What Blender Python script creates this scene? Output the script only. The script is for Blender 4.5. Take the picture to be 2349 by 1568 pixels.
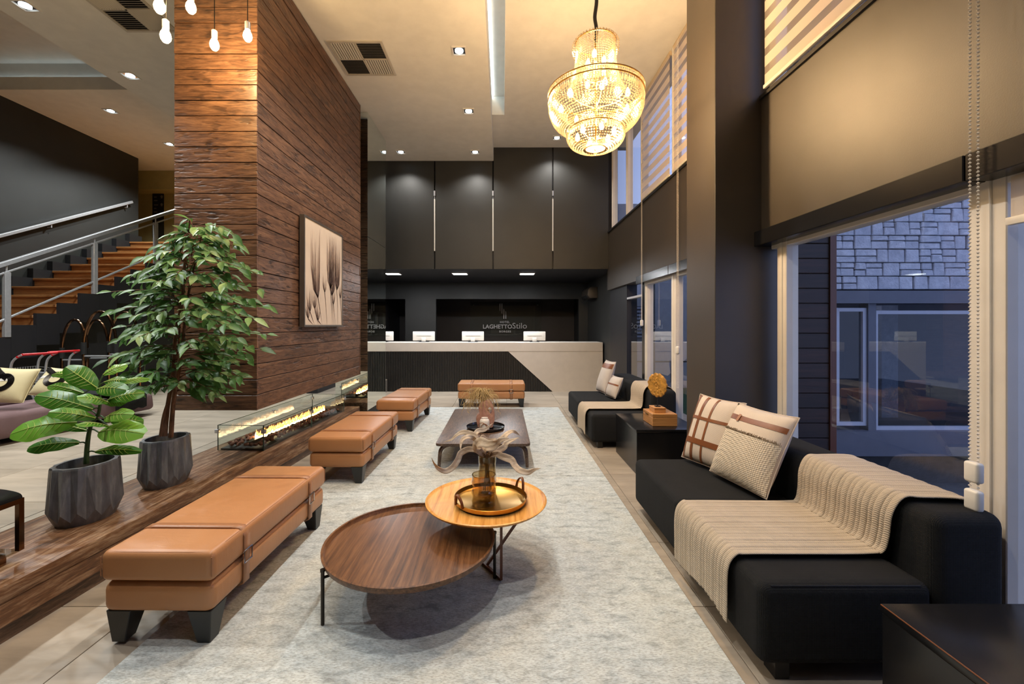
import bpy, bmesh, math, random
from mathutils import Vector, Matrix

# ------------------------------------------------------------------ camera, world, exposure
SC = bpy.context.scene
for o in list(bpy.data.objects):
    bpy.data.objects.remove(o)
COL = SC.collection
F, CU, CV, H = 980.0, 1153.0, 745.0, 1.5      # focal length in px, principal point, eye height
cam_d = bpy.data.cameras.new('camera')
cam_d.sensor_width = 36.0
cam_d.lens = F / 2349 * 36
cam_d.shift_x = (2349 / 2 - CU) / 2349
cam_d.shift_y = -(1568 / 2 - CV) / 2349
cam_d.clip_start = 0.05
cam = bpy.data.objects.new('camera', cam_d)
COL.objects.link(cam)
cam.location = (0, 0, H)
cam.rotation_euler = (math.radians(90), 0, 0)
SC.camera = cam

W = bpy.data.worlds.new('dusk_sky')
SC.world = W
W.use_nodes = True
W.node_tree.nodes['Background'].inputs[0].default_value = (0.44, 0.54, 0.92, 1)
W.node_tree.nodes['Background'].inputs[1].default_value = 1.3
SC.view_settings.view_transform = 'Standard'
SC.view_settings.look = 'None'
SC.view_settings.gamma = 1.0
SC.view_settings.use_curve_mapping = False
SC.view_settings.exposure = 0.2
SC.cycles.use_denoising = True
SC.cycles.use_adaptive_sampling = True
SC.cycles.adaptive_threshold = 0.05
SC.cycles.adaptive_min_samples = 16
SC.cycles.max_bounces = 6
SC.cycles.diffuse_bounces = 3
SC.cycles.glossy_bounces = 3
SC.cycles.transmission_bounces = 6
SC.cycles.transparent_max_bounces = 10
SC.cycles.caustics_reflective = False
SC.cycles.caustics_refractive = False
SC.cycles.sample_clamp_indirect = 4.0

E_DOWN = 130       # W of one ceiling downlight
E_CHAND = 64       # W of one chandelier lamp cluster
E_PEND = 24         # W of one bare pendant bulb
E_PANEL = 34       # W of one LED panel over the desk

def P(u, v, Y):
    return Vector(((u - CU) * Y / F, Y, H - (v - CV) * Y / F))

# ------------------------------------------------------------------ mesh builder
class MB:
    def __init__(s):
        s.v = []; s.f = []
    def add(s, vs, fs):
        b = len(s.v)
        s.v += [tuple(p) for p in vs]
        s.f += [tuple(i + b for i in f) for f in fs]
        return s
    def box(s, x0, x1, y0, y1, z0, z1):
        return s.add([(x0,y0,z0),(x1,y0,z0),(x1,y1,z0),(x0,y1,z0),(x0,y0,z1),(x1,y0,z1),(x1,y1,z1),(x0,y1,z1)],
                     [(3,2,1,0),(4,5,6,7),(0,1,5,4),(1,2,6,5),(2,3,7,6),(3,0,4,7)])
    def frustum(s, c0, w0, d0, c1, w1, d1):
        vs = []
        for (c, w, d) in ((c0, w0, d0), (c1, w1, d1)):
            for sx, sy in ((-1,-1),(1,-1),(1,1),(-1,1)):
                vs.append((c[0]+sx*w/2, c[1]+sy*d/2, c[2]))
        return s.add(vs, [(3,2,1,0),(4,5,6,7),(0,1,5,4),(1,2,6,5),(2,3,7,6),(3,0,4,7)])
    def hexa(s, p8):
        return s.add(p8, [(3,2,1,0),(4,5,6,7),(0,1,5,4),(1,2,6,5),(2,3,7,6),(3,0,4,7)])
    def obox(s, a, b, w, h, up=(0,0,1)):
        a = Vector(a); b = Vector(b); d = (b-a).normalized(); up = Vector(up)
        if abs(d.dot(up)) > .99: up = Vector((1,0,0))
        x = d.cross(up).normalized(); y = x.cross(d)
        vs = []
        for p in (a, b):
            for i, j in ((-1,-1),(1,-1),(1,1),(-1,1)):
                vs.append(p + x*i*w/2 + y*j*h/2)
        return s.hexa(vs)
    def tube(s, pts, r, n=8, closed=False, caps=True):
        pts = [Vector(p) for p in pts]; m = len(pts)
        rs = r if isinstance(r, (list, tuple)) else [r]*m
        vs = []; prev = None
        for i, p in enumerate(pts):
            if closed: t = pts[(i+1) % m] - pts[i-1]
            else: t = pts[min(i+1, m-1)] - pts[max(i-1, 0)]
            t = t.normalized() if t.length > 1e-9 else Vector((0,0,1))
            if prev is None:
                a = Vector((0,0,1)) if abs(t.z) < .9 else Vector((1,0,0))
                x = t.cross(a).normalized()
            else:
                x = (prev - t*prev.dot(t))
                x = x.normalized() if x.length > 1e-6 else t.orthogonal().normalized()
            prev = x; y = t.cross(x)
            for k in range(n):
                an = 2*math.pi*k/n
                vs.append(p + (x*math.cos(an) + y*math.sin(an))*rs[i])
        fs = []
        for i in range(m if closed else m-1):
            j = (i+1) % m
            for k in range(n):
                fs.append((i*n+k, i*n+(k+1) % n, j*n+(k+1) % n, j*n+k))
        if caps and not closed:
            fs.append(tuple(range(n-1, -1, -1))); fs.append(tuple((m-1)*n+k for k in range(n)))
        return s.add(vs, fs)
    def lathe(s, prof, n=24, c=(0,0,0), caps=True, sx=1, sy=1):
        vs = []; m = len(prof)
        for r, z in prof:
            for k in range(n):
                a = 2*math.pi*k/n
                vs.append((c[0]+r*sx*math.cos(a), c[1]+r*sy*math.sin(a), c[2]+z))
        fs = [(i*n+k, i*n+(k+1) % n, (i+1)*n+(k+1) % n, (i+1)*n+k) for i in range(m-1) for k in range(n)]
        if caps:
            fs.append(tuple(range(n-1, -1, -1))); fs.append(tuple((m-1)*n+k for k in range(n)))
        return s.add(vs, fs)
    def prism(s, poly, fn0, fn1):
        n = len(poly)
        vs = [fn0(*p) for p in poly] + [fn1(*p) for p in poly]
        return s.add(vs, [tuple(range(n-1,-1,-1)), tuple(range(n, 2*n))] +
                     [(i, (i+1) % n, n+(i+1) % n, n+i) for i in range(n)])
    def grid(s, fn, nu, nv):
        vs = [fn(i/nu, j/nv) for i in range(nu+1) for j in range(nv+1)]
        w = nv+1
        return s.add(vs, [(i*w+j, (i+1)*w+j, (i+1)*w+j+1, i*w+j+1) for i in range(nu) for j in range(nv)])
    def octa(s, c, r, rz=None):
        rz = rz or r; x, y, z = c
        return s.add([(x+r,y,z),(x,y+r,z),(x-r,y,z),(x,y-r,z),(x,y,z+rz),(x,y,z-rz)],
                     [(0,1,4),(1,2,4),(2,3,4),(3,0,4),(1,0,5),(2,1,5),(3,2,5),(0,3,5)])
    def mesh(s, name, bevel=0, seg=2, smooth=False, angle=35, off=None):
        me = bpy.data.meshes.new(name)
        vs = s.v if off is None else [(p[0]-off[0], p[1]-off[1], p[2]-off[2]) for p in s.v]
        me.from_pydata(vs, [], s.f)
        bm = bmesh.new(); bm.from_mesh(me)
        bmesh.ops.recalc_face_normals(bm, faces=bm.faces)
        if bevel:
            es = [e for e in bm.edges if len(e.link_faces) == 2 and e.calc_face_angle(0) > .5]
            bmesh.ops.bevel(bm, geom=es, offset=bevel, segments=seg, affect='EDGES', profile=.5, clamp_overlap=True)
        bm.to_mesh(me); bm.free()
        if smooth or (bevel and seg > 1):
            me.polygons.foreach_set('use_smooth', [True]*len(me.polygons))
            me.set_sharp_from_angle(angle=math.radians(angle))
        me.update()
        return me
    def build(s, name, mat, parent=None, world=True, **k):
        off = None
        if parent is not None and world:
            off = Vector((0,0,0)); q = parent
            while q is not None:
                off += q.location; q = q.parent
        me = s.mesh(name, off=off, **k)
        return link(name, me, mat, parent)

def link(name, me, mat, parent=None, loc=None):
    o = bpy.data.objects.new(name, me)
    if mat is not None:
        me.materials.clear(); me.materials.append(mat)
    COL.objects.link(o)
    if parent is not None: o.parent = parent
    if loc is not None: o.location = loc
    return o

def tag(o, label=None, cat=None, group=None, kind=None):
    if label: o['label'] = label
    if cat: o['category'] = cat
    if group: o['group'] = group
    if kind: o['kind'] = kind
    return o

def thing(name, label, cat, loc=(0,0,0), rotz=0, group=None):
    o = bpy.data.objects.new(name, None)
    COL.objects.link(o)
    o.empty_display_size = .1
    o.location = loc; o.rotation_euler = (0, 0, rotz)
    return tag(o, label, cat, group)

def struct(name, mb, mat, parent=None, **k):
    o = mb.build(name, mat, parent, **k)
    if parent is None: o['kind'] = 'structure'
    return o

def copy_tree(o, parent=None, loc=None, rotz=None, label=None):
    c = o.copy(); COL.objects.link(c); c.parent = parent
    if loc is not None: c.location = loc
    if rotz is not None: c.rotation_euler = (0, 0, rotz)
    if label: c['label'] = label
    for ch in list(o.children): copy_tree(ch, c)
    return c

def spline(pts, n):
    """Catmull-Rom through pts, n samples per span"""
    pts = [Vector(p) for p in pts]
    out = []
    for i in range(len(pts)-1):
        p0 = pts[max(i-1,0)]; p1 = pts[i]; p2 = pts[i+1]; p3 = pts[min(i+2,len(pts)-1)]
        for k in range(n):
            t = k/n
            out.append(.5*((2*p1)+(p2-p0)*t+(2*p0-5*p1+4*p2-p3)*t*t+(3*p1-p0-3*p2+p3)*t**3))
    out.append(pts[-1])
    return out

# ------------------------------------------------------------------ materials
def srgb(r, g, b):
    f = lambda c: (c/255/12.92) if c/255 <= .04045 else ((c/255+.055)/1.055)**2.4
    return (f(r), f(g), f(b), 1)

class NT:
    def __init__(s, name):
        s.m = bpy.data.materials.new(name); s.m.use_nodes = True
        s.t = s.m.node_tree; s.t.nodes.clear()
        s.out = s.n('OutputMaterial')
    def n(s, typ, **kw):
        nd = s.t.nodes.new('ShaderNode' + typ)
        for k, v in kw.items():
            key = k.replace('_', ' ')
            if key in nd.inputs: s.set(nd.inputs[key], v)
            else: setattr(nd, k, v)
        return nd
    def set(s, inp, v):
        if isinstance(v, bpy.types.NodeSocket): s.t.links.new(v, inp)
        else: inp.default_value = v
    def l(s, a, b): s.t.links.new(a, b)
    def ramp(s, fac, stops):
        r = s.n('ValToRGB'); s.l(fac, r.inputs[0]); e = r.color_ramp.elements
        e[0].position, e[0].color = stops[0]
        e[1].position, e[1].color = stops[-1]
        for p, c in stops[1:-1]:
            x = e.new(p); x.color = c
        return r.outputs[0]
    def coords(s, scale=(1,1,1), rnd=0.0, rot=(0,0,0), gen=False):
        tc = s.n('TexCoord'); v = tc.outputs['Generated' if gen else 'Object']
        if rnd:
            oi = s.n('ObjectInfo'); mu = s.n('Math', operation='MULTIPLY'); s.l(oi.outputs['Random'], mu.inputs[0]); mu.inputs[1].default_value = rnd
            ad = s.n('VectorMath', operation='ADD'); s.l(v, ad.inputs[0]); s.l(mu.outputs[0], ad.inputs[1]); v = ad.outputs[0]
        mp = s.n('Mapping'); s.l(v, mp.inputs['Vector']); mp.inputs['Scale'].default_value = scale; mp.inputs['Rotation'].default_value = rot
        return mp.outputs[0]
    def noise(s, vec, scale=5, detail=4, rough=.55, dist=0):
        nd = s.n('TexNoise'); s.l(vec, nd.inputs['Vector'])
        nd.inputs['Scale'].default_value = scale; nd.inputs['Detail'].default_value = detail
        nd.inputs['Roughness'].default_value = rough; nd.inputs['Distortion'].default_value = dist
        return nd.outputs['Fac']
    def mix(s, fac, a, b, blend='MIX'):
        m = s.n('Mix', data_type='RGBA', blend_type=blend)
        s.set(m.inputs[0], fac); s.set(m.inputs[6], a); s.set(m.inputs[7], b)
        return m.outputs[2]
    def math(s, op, a, b=0.0):
        m = s.n('Math', operation=op); s.set(m.inputs[0], a); s.set(m.inputs[1], b); return m.outputs[0]
    def bump(s, h, strength=.3, dist=.01):
        b = s.n('Bump'); s.l(h, b.inputs['Height']); b.inputs['Strength'].default_value = strength; b.inputs['Distance'].default_value = dist
        return b.outputs[0]
    def pbr(s, color, rough=.5, metal=0, normal=None, **kw):
        p = s.n('BsdfPrincipled')
        s.set(p.inputs['Base Color'], color); s.set(p.inputs['Roughness'], rough); s.set(p.inputs['Metallic'], metal)
        if normal is not None: s.l(normal, p.inputs['Normal'])
        for k, v in kw.items(): s.set(p.inputs[k.replace('_', ' ')], v)
        s.l(p.outputs[0], s.out.inputs[0])
        return s.m

def m_paint(name, col, rough=.5, var=.06, bump=.05, scale=6, spec=.5):
    t = NT(name); v = t.coords()
    n = t.noise(v, scale, 3)
    c2 = tuple(max(0, x*(1-var*3)) for x in col[:3]) + (1,)
    c = t.ramp(n, [(.35, c2), (.65, col)])
    n2 = t.noise(v, 160, 2)
    return t.pbr(c, rough, normal=t.bump(n2, bump, .003) if bump else None, Specular_IOR_Level=spec)

def m_metal(name, col, rough=.3, var=.1):
    t = NT(name); v = t.coords()
    n = t.noise(v, 25, 3)
    r = t.n('MapRange'); t.l(n, r.inputs[0]); r.inputs[3].default_value = rough*(1-var*2); r.inputs[4].default_value = rough*(1+var*2)
    return t.pbr(col, r.outputs[0], 1.0)

def m_wood(name, cols, along='Y', stretch=14, scale=2.0, rough=.4, bump=.25, rnd=30, fine=1.0, dist=.6, spec=.5, dash=0.0):
    """cols: dark, mid, light; grain runs along the axis"""
    t = NT(name)
    sc = [stretch]*3; sc['XYZ'.index(along)] = 1.0
    v = t.coords(sc, rnd)
    n1 = t.noise(v, scale, 6, .62, dist)
    n2 = t.noise(v, scale*5*fine, 3, .6)
    v2 = t.coords([1.2 if c != along else .5 for c in 'XYZ'], rnd)
    n3 = t.noise(v2, 2.2, 3)
    m = t.math('ADD', t.math('MULTIPLY', n1, .62), t.math('MULTIPLY', n2, .22))
    m = t.math('ADD', m, t.math('MULTIPLY', n3, .22))
    c = t.ramp(m, [(.36, cols[0]), (.52, cols[1]), (.68, cols[2])])
    h = t.math('ADD', t.math('MULTIPLY', n1, .7), t.math('MULTIPLY', n2, .4))
    if dash:
        dn = t.noise(t.coords([30 if q != along else 7.5 for q in 'XYZ'], rnd), 1.0, 2, .5, .2)
        dn2 = t.noise(t.coords([1.5]*3, rnd), 1.6, 2)
        dm = t.math('MULTIPLY', t.ramp(dn, [(.54,(0,0,0,1)),(.66,(1,1,1,1))]), t.math('MULTIPLY', t.ramp(dn2, [(.36,(.25,.25,.25,1)),(.6,(1,1,1,1))]), dash))
        c = t.mix(dm, c, cols[0]); h = t.math('SUBTRACT', h, t.math('MULTIPLY', dm, 1.2))
    return t.pbr(c, rough, normal=t.bump(h, bump, .006), Specular_IOR_Level=spec)

def m_emit(name, col, strength):
    t = NT(name); e = t.n('Emission'); e.inputs[0].default_value = col; e.inputs[1].default_value = strength
    t.l(e.outputs[0], t.out.inputs[0]); return t.m

def m_glass(name, tint=(1,1,1,1), ior=1.5, boost=1.0, rough=0.0):
    """thin sheet glass: clear pass-through plus a Schlick reflection that is the same from both sides"""
    t = NT(name)
    tr = t.n('BsdfTransparent'); tr.inputs[0].default_value = tint
    gl = t.n('BsdfGlossy'); gl.inputs['Roughness'].default_value = rough
    ge = t.n('NewGeometry'); dt = t.n('VectorMath', operation='DOT_PRODUCT')
    t.l(ge.outputs['Normal'], dt.inputs[0]); t.l(ge.outputs['Incoming'], dt.inputs[1])
    c = t.math('SUBTRACT', 1.0, t.math('ABSOLUTE', dt.outputs['Value']))
    r0 = ((ior-1)/(ior+1))**2
    f = t.math('ADD', t.math('MULTIPLY', t.math('POWER', c, 5.0), 1-r0), r0)
    f = t.math('MINIMUM', t.math('MULTIPLY', f, boost), 1.0)
    mx = t.n('MixShader'); t.l(f, mx.inputs[0]); t.l(tr.outputs[0], mx.inputs[1]); t.l(gl.outputs[0], mx.inputs[2])
    t.l(mx.outputs[0], t.out.inputs[0]); return t.m

def m_fabric(name, c1, c2, scale=300, rough=.9, bump=.4, blot=.0):
    t = NT(name); v = t.coords()
    a = t.n('TexWave', bands_direction='X'); t.l(v, a.inputs[0]); a.inputs['Scale'].default_value = scale/6
    b = t.n('TexWave', bands_direction='Z'); t.l(v, b.inputs[0]); b.inputs['Scale'].default_value = scale/6
    d = t.n('TexWave', bands_direction='Y'); t.l(v, d.inputs[0]); d.inputs['Scale'].default_value = scale/6
    h = t.math('ADD', t.math('ADD', a.outputs['Fac'], b.outputs['Fac']), d.outputs['Fac'])
    n = t.noise(v, 8, 4)
    c = t.mix(n, c1, c2)
    return t.pbr(c, rough, normal=t.bump(h, bump, .002), Specular_IOR_Level=.2)

M = {}
M['ceil'] = m_paint('ceiling_paint', srgb(234,230,221), .8, .02, .03)
M['dark'] = m_paint('charcoal_paint', srgb(41,42,41), .5, .04, .08, 3, .5)
M['darkgloss'] = m_paint('satin_charcoal_paint', srgb(56,48,38), .47, .05, .10, 3, .85)
M['navy'] = m_paint('black_paint', srgb(34,34,38), .5, .04, .05, 3, .4)
M['olive'] = m_paint('olive_paint', srgb(176,166,116), .7, .03, .04)
M['lobbywall'] = m_paint('grey_paint', srgb(120,116,108), .7, .03, .04)
M['white'] = m_paint('white_satin', srgb(232,228,220), .35, .02, .02)
M['whiteframe'] = m_paint('white_aluminium', srgb(228,222,212), .35, .02, .0)
M['counter'] = m_paint('counter_quartz', srgb(222,214,204), .35, .02, .0)
M['black'] = m_paint('black_lacquer', srgb(22,22,24), .25, .02, .0)
M['blackmatt'] = m_paint('black_matt', srgb(20,20,21), .6, .02, .05)
M['legblack'] = m_paint('black_leg', srgb(36,38,38), .4, .02, .0)
M['steel'] = (lambda t: t.pbr(t.mix(t.noise(t.coords((1,1,1)), 30, 3), srgb(176,178,182), srgb(206,208,212)), .32, .55))(NT('brushed_steel'))
M['chrome'] = m_metal('chrome', srgb(225,225,228), .08)
M['bronze'] = m_metal('bronze', srgb(128,98,74), .18)
M['darkmetal'] = m_metal('dark_metal', srgb(60,56,52), .35)
M['brass'] = m_metal('brass', srgb(186,142,72), .3)
M['gunmetal'] = m_metal('gunmetal', srgb(88,90,94), .2)
M['glass'] = m_glass('clear_glass', (.95,.975,.96,1), 1.5, 1.0)
M['windowglass'] = m_glass('window_glass', (.92,.95,.97,1), 1.52, 2.2)
M['smoke'] = m_glass('smoke_glass', (.86,.79,.64,1), 1.45, 2.0)
M['extglass'] = m_glass('shopfront_glass', (.35,.4,.45,1), 1.5, 1.5)
M['red'] = m_paint('red_grip', srgb(200,24,32), .35, .02, .0)
M['rubber'] = m_paint('black_rubber', srgb(24,24,24), .7, .02, .05)
M['ledcool'] = m_emit('led_cool', (.80,.93,1,1), 9)
M['ledpanel'] = m_emit('led_panel', (.97,.98,1,1), 7)
M['ledcove'] = m_emit('led_cove', (.66,.84,.95,1), 7)
M['bulbwarm'] = m_emit('bulb_warm', (1,.78,.46,1), 9)
def m_bulb(name, col, s, f):
    t = NT(name); e = t.n('Emission'); e.inputs[0].default_value = col; e.inputs[1].default_value = s
    tr = t.n('BsdfTransparent'); mx = t.n('MixShader'); mx.inputs[0].default_value = f
    t.l(e.outputs[0], mx.inputs[1]); t.l(tr.outputs[0], mx.inputs[2]); t.l(mx.outputs[0], t.out.inputs[0]); return t.m
M['bulbbare'] = m_bulb('bulb_bare', (1,.74,.40,1), 14, .6)
M['flame'] = m_emit('flame', (1,.42,.10,1), 3.2)
M['flamecore'] = m_emit('flame_core', (1,.72,.36,1), 14)
M['stainless'] = M['steel']

# mirror
t = NT('mirror_silver'); M['mirror'] = t.pbr((.80,.86,.83,1), .015, 1.0)

M['hood'] = m_wood('hood_wood', [srgb(42,29,22), srgb(95,67,49), srgb(128,95,71)], 'Y', 7, 3.6, .42, .5, 40, .8, 1.2, .5, .75)
M['hoodx'] = m_wood('hood_wood_front', [srgb(44,30,23), srgb(102,72,52), srgb(136,101,75)], 'X', 7, 3.6, .36, .5, 40, .8, 1.2, .6, .75)
M['platform'] = m_wood('platform_wood', [srgb(52,38,30), srgb(110,76,50), srgb(166,138,110)], 'Y', 9, 4.0, .42, .5, 20, 1.2, .5, .4)
M['walnut'] = m_wood('walnut', [srgb(48,29,16), srgb(99,64,37), srgb(132,91,57)], 'Y', 26, 2.0, .3, .06, 20, 1.4)
M['oak'] = m_wood('dark_oak', [srgb(30,21,16), srgb(82,62,49), srgb(124,100,80)], 'Y', 8, 2.6, .36, .18, 20, 1.6, 3.5)
M['pine'] = m_wood('honey_pine', [srgb(178,112,44), srgb(222,160,82), srgb(238,186,112)], 'Y', 26, 1.4, .32, .05, 20, 1, .3)
M['box'] = m_wood('box_wood', [srgb(144,96,50), srgb(184,130,74), srgb(204,150,92)], 'X', 18, 2, .45, .1, 20)
M['tread'] = m_wood('tread_wood', [srgb(104,66,34), srgb(152,102,58), srgb(178,128,80)], 'X', 14, 1.5, .4, .1, 30)
M['siding'] = m_wood('siding_wood', [srgb(20,12,10), srgb(44,26,21), srgb(66,38,30)], 'X', 14, 1.5, .5, .2, 30)
M['bronzewood'] = m_paint('reddish_frame', srgb(104,58,38), .35, .03, 0)

def m_tile():
    t = NT('porcelain_tile'); v = t.coords((1,4,1), 60)
    n = t.noise(v, 1.6, 6, .6, .4); n2 = t.noise(t.coords((1,1,1), 20), 26, 3)
    oi = t.n('ObjectInfo')
    c = t.ramp(n, [(.3, srgb(140,129,114)), (.5, srgb(164,152,136)), (.72, srgb(182,169,152))])
    c = t.mix(t.math('MULTIPLY', oi.outputs['Random'], .25), c, srgb(146,136,122))
    return t.pbr(c, .38, normal=t.bump(n2, .05, .002), Specular_IOR_Level=.4)
M['tile'] = m_tile()
M['grout'] = m_paint('grout', srgb(96,90,82), .8, .05, .1)

def m_rug():
    t = NT('distressed_rug'); v = t.coords()
    n1 = t.noise(v, 2.4, 6, .7, .6)
    n2 = t.noise(t.coords((1.0,2.2,1)), 9, 6, .75, .3)
    n3 = t.noise(t.coords((60,240,60)), 1.0, 2, .6)
    n4 = t.noise(t.coords((240,60,60)), 1.0, 2, .6)
    c = t.ramp(n2, [(.34, srgb(146,152,153)), (.46, srgb(188,196,197)), (.6, srgb(208,214,213))])
    c = t.mix(t.ramp(n1, [(.45,(0,0,0,1)),(.72,(.55,.55,.55,1))]), c, srgb(208,206,194))
    sp = t.math('MULTIPLY', t.ramp(n3, [(.40,(1,1,1,1)),(.52,(0,0,0,1))]), .55)
    c = t.mix(sp, c, srgb(140,140,136))
    h = t.math('ADD', n3, n4)
    return t.pbr(c, .95, normal=t.bump(h, .5, .004), Specular_IOR_Level=.1)
M['rug'] = m_rug()

def m_leather(name, c1, c2):
    t = NT(name); v = t.coords()
    n = t.noise(v, 3.5, 3); vo = t.n('TexVoronoi'); t.l(v, vo.inputs['Vector']); vo.inputs['Scale'].default_value = 380
    w = t.noise(t.coords((2,7,2)), 4, 3, .5, .8)
    h = t.math('ADD', t.math('MULTIPLY', vo.outputs['Distance'], .5), t.math('MULTIPLY', w, 3.0))
    return t.pbr(t.mix(n, c1, c2), .38, normal=t.bump(h, .10, .006), Specular_IOR_Level=.45)
M['leather'] = m_leather('tan_leather', srgb(168,115,73), srgb(186,134,90))
M['strapleather'] = m_leather('strap_leather', srgb(152,104,70), srgb(170,120,84))
M['brownleather'] = m_leather('brown_leather', srgb(114,66,34), srgb(136,82,46))
M['sofa'] = m_fabric('black_upholstery', srgb(24,25,27), srgb(36,37,38), 420, .85, .5)
M['linen'] = m_fabric('cream_linen', srgb(206,190,172), srgb(222,208,192), 500, .95, .4)
M['weave'] = m_fabric('basket_weave', srgb(196,182,160), srgb(216,204,186), 170, .95, 1.0)
M['fringe'] = m_paint('fringe_thread', srgb(176,156,128), .9, .1, .1)
M['greylinen'] = m_fabric('grey_linen', srgb(196,186,178), srgb(214,206,198), 500, .95, .4)
M['mauve'] = m_fabric('mauve_velvet', srgb(112,92,94), srgb(134,110,112), 400, .85, .2)
M['sand'] = m_fabric('sand_cotton', srgb(206,192,150), srgb(220,208,170), 500, .9, .3)
M['darkknit'] = m_fabric('dark_knit', srgb(28,30,30), srgb(44,46,46), 120, .95, 1.0)

def m_knit():
    t = NT('beige_knit'); v = t.coords()
    w = t.n('TexWave', bands_direction='Y'); t.l(v, w.inputs[0]); w.inputs['Scale'].default_value = 7; w.inputs['Distortion'].default_value = .0
    sep = t.n('SeparateXYZ'); t.l(v, sep.inputs[0])
    w2 = t.n('TexWave', bands_direction='DIAGONAL'); t.l(t.coords((60,10,60)), w2.inputs[0]); w2.inputs['Scale'].default_value = 1.0
    n = t.noise(v, 10, 3)
    c = t.mix(n, srgb(182,168,148), srgb(202,188,170))
    c = t.mix(t.math('MULTIPLY', t.ramp(w2.outputs['Fac'], [(.0,(1,1,1,1)),(.35,(0,0,0,1))]), .35), c, srgb(138,124,106))
    return t.pbr(c, .95, normal=t.bump(w2.outputs['Fac'], .45, .004), Specular_IOR_Level=.1)
M['knit'] = m_knit()

def m_pot():
    t = NT('lead_grey_glaze'); v = t.coords((1,1,.25)); n = t.noise(v, 14, 5, .65)
    c = t.ramp(n, [(.3, srgb(68,70,73)), (.55, srgb(104,106,109)), (.8, srgb(150,152,153))])
    return t.pbr(c, .38, .1, normal=t.bump(n, .15, .006))
M['pot'] = m_pot()
M['soil'] = m_paint('soil', srgb(28,20,15), .95, .2, .6, 30)

def m_leaf(name, stops, rough=.42):
    t = NT(name); oi = t.n('ObjectInfo')
    v = t.coords(); n = t.noise(v, 9, 3)
    f = t.math('ADD', t.math('MULTIPLY', oi.outputs['Random'], .75), t.math('MULTIPLY', n, .25))
    c = t.ramp(f, stops)
    p = t.n('BsdfPrincipled'); t.l(c, p.inputs['Base Color']); p.inputs['Roughness'].default_value = rough
    t.l(t.bump(t.noise(v, 60, 2), .1, .003), p.inputs['Normal'])
    tl = t.n('BsdfTranslucent'); t.l(c, tl.inputs[0])
    mx = t.n('MixShader'); mx.inputs[0].default_value = .25; t.l(p.outputs[0], mx.inputs[1]); t.l(tl.outputs[0], mx.inputs[2])
    t.l(mx.outputs[0], t.out.inputs[0]); return t.m
M['ficus'] = m_leaf('ficus_leaf', [(.0, srgb(44,74,44)), (.35, srgb(74,118,58)), (.7, srgb(112,150,84)), (.9, srgb(160,184,120)), (1, srgb(200,202,130))])
M['fiddle'] = m_leaf('fiddle_leaf', [(.0, srgb(52,104,34)), (.5, srgb(86,146,40)), (.8, srgb(122,176,60)), (1, srgb(130,170,110))], .35)
M['fiddlevein'] = m_paint('leaf_vein', srgb(176,196,100), .5, .05, 0)
M['stemgreen'] = m_paint('green_stem', srgb(58,84,40), .6, .1, .2, 30)
M['bark'] = m_wood('ficus_bark', [srgb(58,36,24), srgb(104,70,48), srgb(140,98,68)], 'Z', 8, 8, .8, .6, 5)
M['dried'] = m_wood('dried_leaf', [srgb(170,146,118), srgb(212,190,162), srgb(232,216,194)], 'X', 6, 8, .8, .4, 20)
M['driedstem'] = m_paint('dried_stem', srgb(132,98,62), .8, .1, .2)
M['grassdry'] = m_paint('dry_grass', srgb(214,188,136), .85, .12, 0, 20)
M['terracotta'] = m_paint('pink_terracotta', srgb(196,150,134), .75, .08, .3, 40)
M['ceramic'] = m_paint('white_ceramic', srgb(232,228,222), .5, .03, .05)
M['gold'] = m_paint('carved_gold', srgb(206,150,62), .5, .14, .8, 26)
M['lava'] = m_paint('lava_rock', srgb(150,96,74), .9, .2, .9, 12)
M['canvas'] = m_paint('art_print', srgb(206,188,168), .7, .03, .05, 3)
M['sepia'] = m_paint('art_sepia', srgb(84,60,52), .8, .05, 0)
M['sepiam'] = m_paint('art_sepia_pale', srgb(158,128,110), .8, .05, 0)
M['frame'] = m_metal('pewter_frame', srgb(130,124,116), .5)

def m_crystal():
    t = NT('crystal_bead')
    gl = t.n('BsdfGlossy'); gl.inputs['Roughness'].default_value = .10; gl.inputs[0].default_value = (.85,.76,.60,1)
    tl = t.n('BsdfTranslucent'); tl.inputs[0].default_value = (.62,.50,.34,1)
    tr = t.n('BsdfTransparent'); tr.inputs[0].default_value = (1,.97,.92,1)
    a = t.n('MixShader'); a.inputs[0].default_value = .36; t.l(gl.outputs[0], a.inputs[1]); t.l(tl.outputs[0], a.inputs[2])
    b = t.n('MixShader'); b.inputs[0].default_value = .42; t.l(a.outputs[0], b.inputs[1]); t.l(tr.outputs[0], b.inputs[2])
    t.l(b.outputs[0], t.out.inputs[0]); return t.m
M['crystal'] = m_crystal()

def m_sheer(name, col, f):
    t = NT(name)
    d = t.n('BsdfDiffuse'); d.inputs[0].default_value = col
    tl = t.n('BsdfTranslucent'); tl.inputs[0].default_value = col
    a = t.n('MixShader'); a.inputs[0].default_value = .35; t.l(d.outputs[0], a.inputs[1]); t.l(tl.outputs[0], a.inputs[2])
    tr = t.n('BsdfTransparent')
    n = t.noise(t.coords((1,30,30)), 6, 2)
    b = t.n('MixShader'); t.l(t.math('ADD', t.math('MULTIPLY', n, .1), f), b.inputs[0]); t.l(a.outputs[0], b.inputs[1]); t.l(tr.outputs[0], b.inputs[2])
    t.l(b.outputs[0], t.out.inputs[0]); return t.m
M['blind'] = m_sheer('blind_fabric', srgb(232,214,186), -.05)
M['sheer'] = m_sheer('blind_sheer', srgb(206,190,168), .5)

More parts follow.
